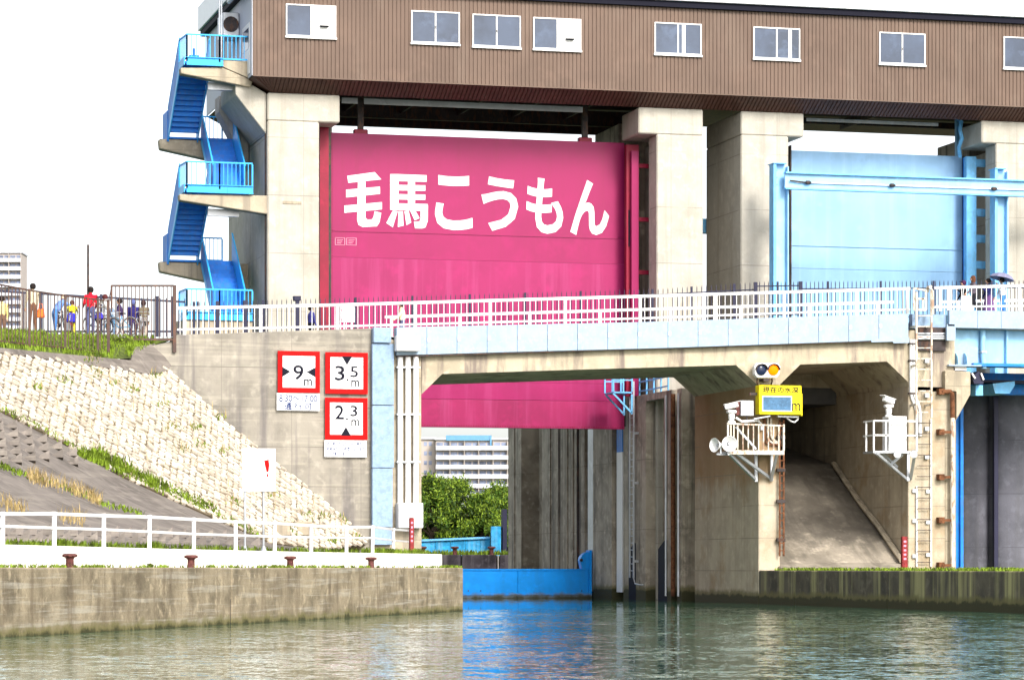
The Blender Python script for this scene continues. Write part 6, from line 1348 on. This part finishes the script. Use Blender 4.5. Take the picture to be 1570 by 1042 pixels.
P12 = person('person in a black jacket with a white bag on the footbridge at the right', 1478, 431, 114.5, 1.58, 'hold', lft, black, (.05, .04, .06), hat=(.06, .02, .06))
P13 = person('person with long brown hair in a white top and black trousers on the footbridge', 1493, 424, 114.2, 1.66, 'walk', lft, (.10, .08, .10), black, hair=(.11, .042, .02), longhair=True)
P14 = person('person in a navy top and purple skirt walking on the footbridge', 1516, 428, 114.4, 1.63, 'hold', lft, (.02, .022, .10), (.10, .05, .12), skirt=(.13, .06, .17))
P15 = person('person in a white shirt and jeans holding the grey umbrella', 1537, 427, 114.3, 1.64, 'umbrella', lft, (.75, .78, .80), (.06, .19, .5))
def bag(name, lb, p, w, h, d, col, strap=True):
    g = thing(name, lb, 'bag', p); mb = MB(); mb.hexa([p + Vector(q) for q in ((-w, -d, 0), (w, -d, 0), (w, d, 0), (-w, d, 0), (-w * .75, -d * .6, h), (w * .75, -d * .6, h), (w * .75, d * .6, h), (-w * .75, d * .6, h))]); part(g, 'body', mb, cloth(col), bev=.03)
    if strap: mb = MB(); mb.path([p + Vector((-w * .5, 0, h)), p + Vector((-w * .35, 0, h * 1.6)), p + Vector((w * .35, 0, h * 1.6)), p + Vector((w * .5, 0, h))], .015, 6); part(g, 'handle', mb, cloth(col))
bag('shoulder_bag', 'orange shoulder bag carried by the person in the beige vest', pv(62.5, 487, 113.5), .15, .32, .10, (.78, .15, .03))
bag('shopping_bag', 'large white bag carried by the person in black at the footbridge railing', pv(1481, 477, 114.1), .26, .6, .12, (.8, .8, .8))
bag('basket', 'blue box basket behind the saddle of the child in yellow', pv(109, 494, 113.5), .17, .34, .15, (.03, .03, .45), False)
bag('basket', 'blue box basket on the bicycle right of the red jacket', pv(152, 489, 113.8), .16, .22, .15, (.05, .04, .40), False)
def strap(p, q): mb = MB(); mb.bar(p, q, .035, .02); return mb
g = thing('bag_strap', 'dark strap lying across the back of the red jacket', 'strap', pv(138, 470, 113.2)); part(g, 'band', strap(pv(145, 458, 113.22), pv(132, 478, 113.22)), cloth(black))
# umbrella
ub = pv(1540, 452, 114.0); ut = pv(1538, 418, 114.0); g = thing('umbrella', 'open grey umbrella tilted over the person in jeans', 'umbrella', ub); ax = (ut - ub).normalized(); ax = Vector((.22, 0, 1)).normalized()
mb = MB(); mb.tube(ut - ax * .75, ut + ax * .08, .01, 6); part(g, 'shaft', mb, m_dark)
mb = MB(); n = 8; u_ = ax.orthogonal().normalized(); w_ = ax.cross(u_); rings = []
for r_, hh in ((.02, 0), (.25, -.05), (.42, -.14), (.52, -.25)): rings.append([ut + ax * hh + (u_ * math.cos(6.2832 * k / n) + w_ * math.sin(6.2832 * k / n)) * r_ for k in range(n)])
P = [p for r_ in rings for p in r_] + [p - ax * .008 for r_ in rings for p in r_]; fs = []
for lay in (0, 32):
    for i in range(3):
        for k in range(n): fs.append((lay + i * n + k, lay + i * n + (k + 1) % n, lay + (i + 1) * n + (k + 1) % n, lay + (i + 1) * n + k))
mb.add(P, fs); part(g, 'canopy', mb, cloth((.20, .20, .30)))
for k in range(n): mb = MB(); mb.tube(ut - ax * .02, rings[3][k] - ax * .02, .006, 4); part(g, 'rib', mb, m_dark)
# bicycles
def bicycle(lb, px_, y, v, rot, col):
    o = pv(px_, y, v); g = thing('bicycle', lb, 'bicycle', o, 'bicycles by the fence'); d = Vector((math.cos(rot), math.sin(rot), 0)); sdv = Vector((-d.y, d.x, 0)); z = Vector((0, 0, 1)); q = lambda a, h: o + d * a + z * h
    for a in (-.52, .52):
        c = q(a, .33); mb = MB(); ring = [c + d * (.32 * math.cos(t)) + z * (.32 * math.sin(t)) for t in [6.2832 * k / 20 for k in range(21)]]; mb.path(ring, .02, 6); w = part(g, 'wheel', mb, m_dark, smooth=True)
        mb = MB()
        for k in range(8): t = 6.2832 * k / 8; mb.tube(c, c + d * (.3 * math.cos(t)) + z * (.3 * math.sin(t)), .004, 3)
        part(w, 'spokes', mb, m_galv, kind='stuff')
        mb = MB(); mb.path([c + d * (.36 * math.cos(t)) + z * (.36 * math.sin(t)) for t in [.3 + 2.5 * k / 8 for k in range(9)]], .02, 4); part(g, 'mudguard', mb, m_galv)
    mb = MB()
    for a, c in ((q(-.05, .3), q(-.18, .75)), (q(-.05, .3), q(.38, .75)), (q(-.15, .6), q(.38, .82)), (q(-.05, .3), q(-.52, .33)), (q(-.17, .68), q(-.52, .33)), (q(.36, .95), q(.52, .33))): mb.tube(a, c, .018, 6)
    part(g, 'frame', mb, cloth(col)); mb = MB(); mb.path([q(.36, .95) + sdv * .26 - d * .15, q(.40, 1.02) + sdv * .2, q(.38, 1.0), q(.40, 1.02) - sdv * .2, q(.36, .95) - sdv * .26 - d * .15], .014, 6); part(g, 'handlebar', mb, m_galv)
    s0 = q(-.19, .80); mb = MB(); mb.prism([s0 - d * .13 + sdv * .08, s0 - d * .13 - sdv * .08, s0 + d * .14 - sdv * .02, s0 + d * .14 + sdv * .02], (0, 0, .05)); part(g, 'saddle', mb, m_black, bev=.01)
    b0 = q(.58, .68); mb = MB(); e = .14
    for h_ in (0, .11, .22):
        for i in range(4):
            cs_ = [(-e, -e), (e, -e), (e, e), (-e, e)]; a, c = cs_[i], cs_[(i + 1) % 4]; f_ = 1 + h_ * .8; mb.bar(b0 + d * a[0] * f_ + sdv * a[1] * f_ + z * h_, b0 + d * c[0] * f_ + sdv * c[1] * f_ + z * h_, .012)
    for i in range(8): a = -e + e * i / 4; mb.bar(b0 + d * a - sdv * e, b0 + d * a * 1.18 - sdv * e * 1.18 + z * .22, .01); mb.bar(b0 + d * a + sdv * e, b0 + d * a * 1.18 + sdv * e * 1.18 + z * .22, .01)
    part(g, 'front_basket', mb, m_galv)
bicycle('bicycle ridden by the child in yellow behind the brown fence', 110, 513, 113.9, away - .2, (.5, .05, .05))
bicycle('dark bicycle parked right of the person in the red jacket', 156, 514, 114, .5, (.05, .05, .08))
bicycle('blue bicycle parked below the person in the white shirt', 180, 515, 114.2, 2.5, (.1, .3, .5))
bicycle('grey bicycle parked behind the barred fence panel', 216, 518, 115, 1.2, (.2, .2, .22))
bicycle('dark bicycle parked by the left edge behind the brown fence', 92, 514, 115.4, 1.2, (.03, .03, .05))
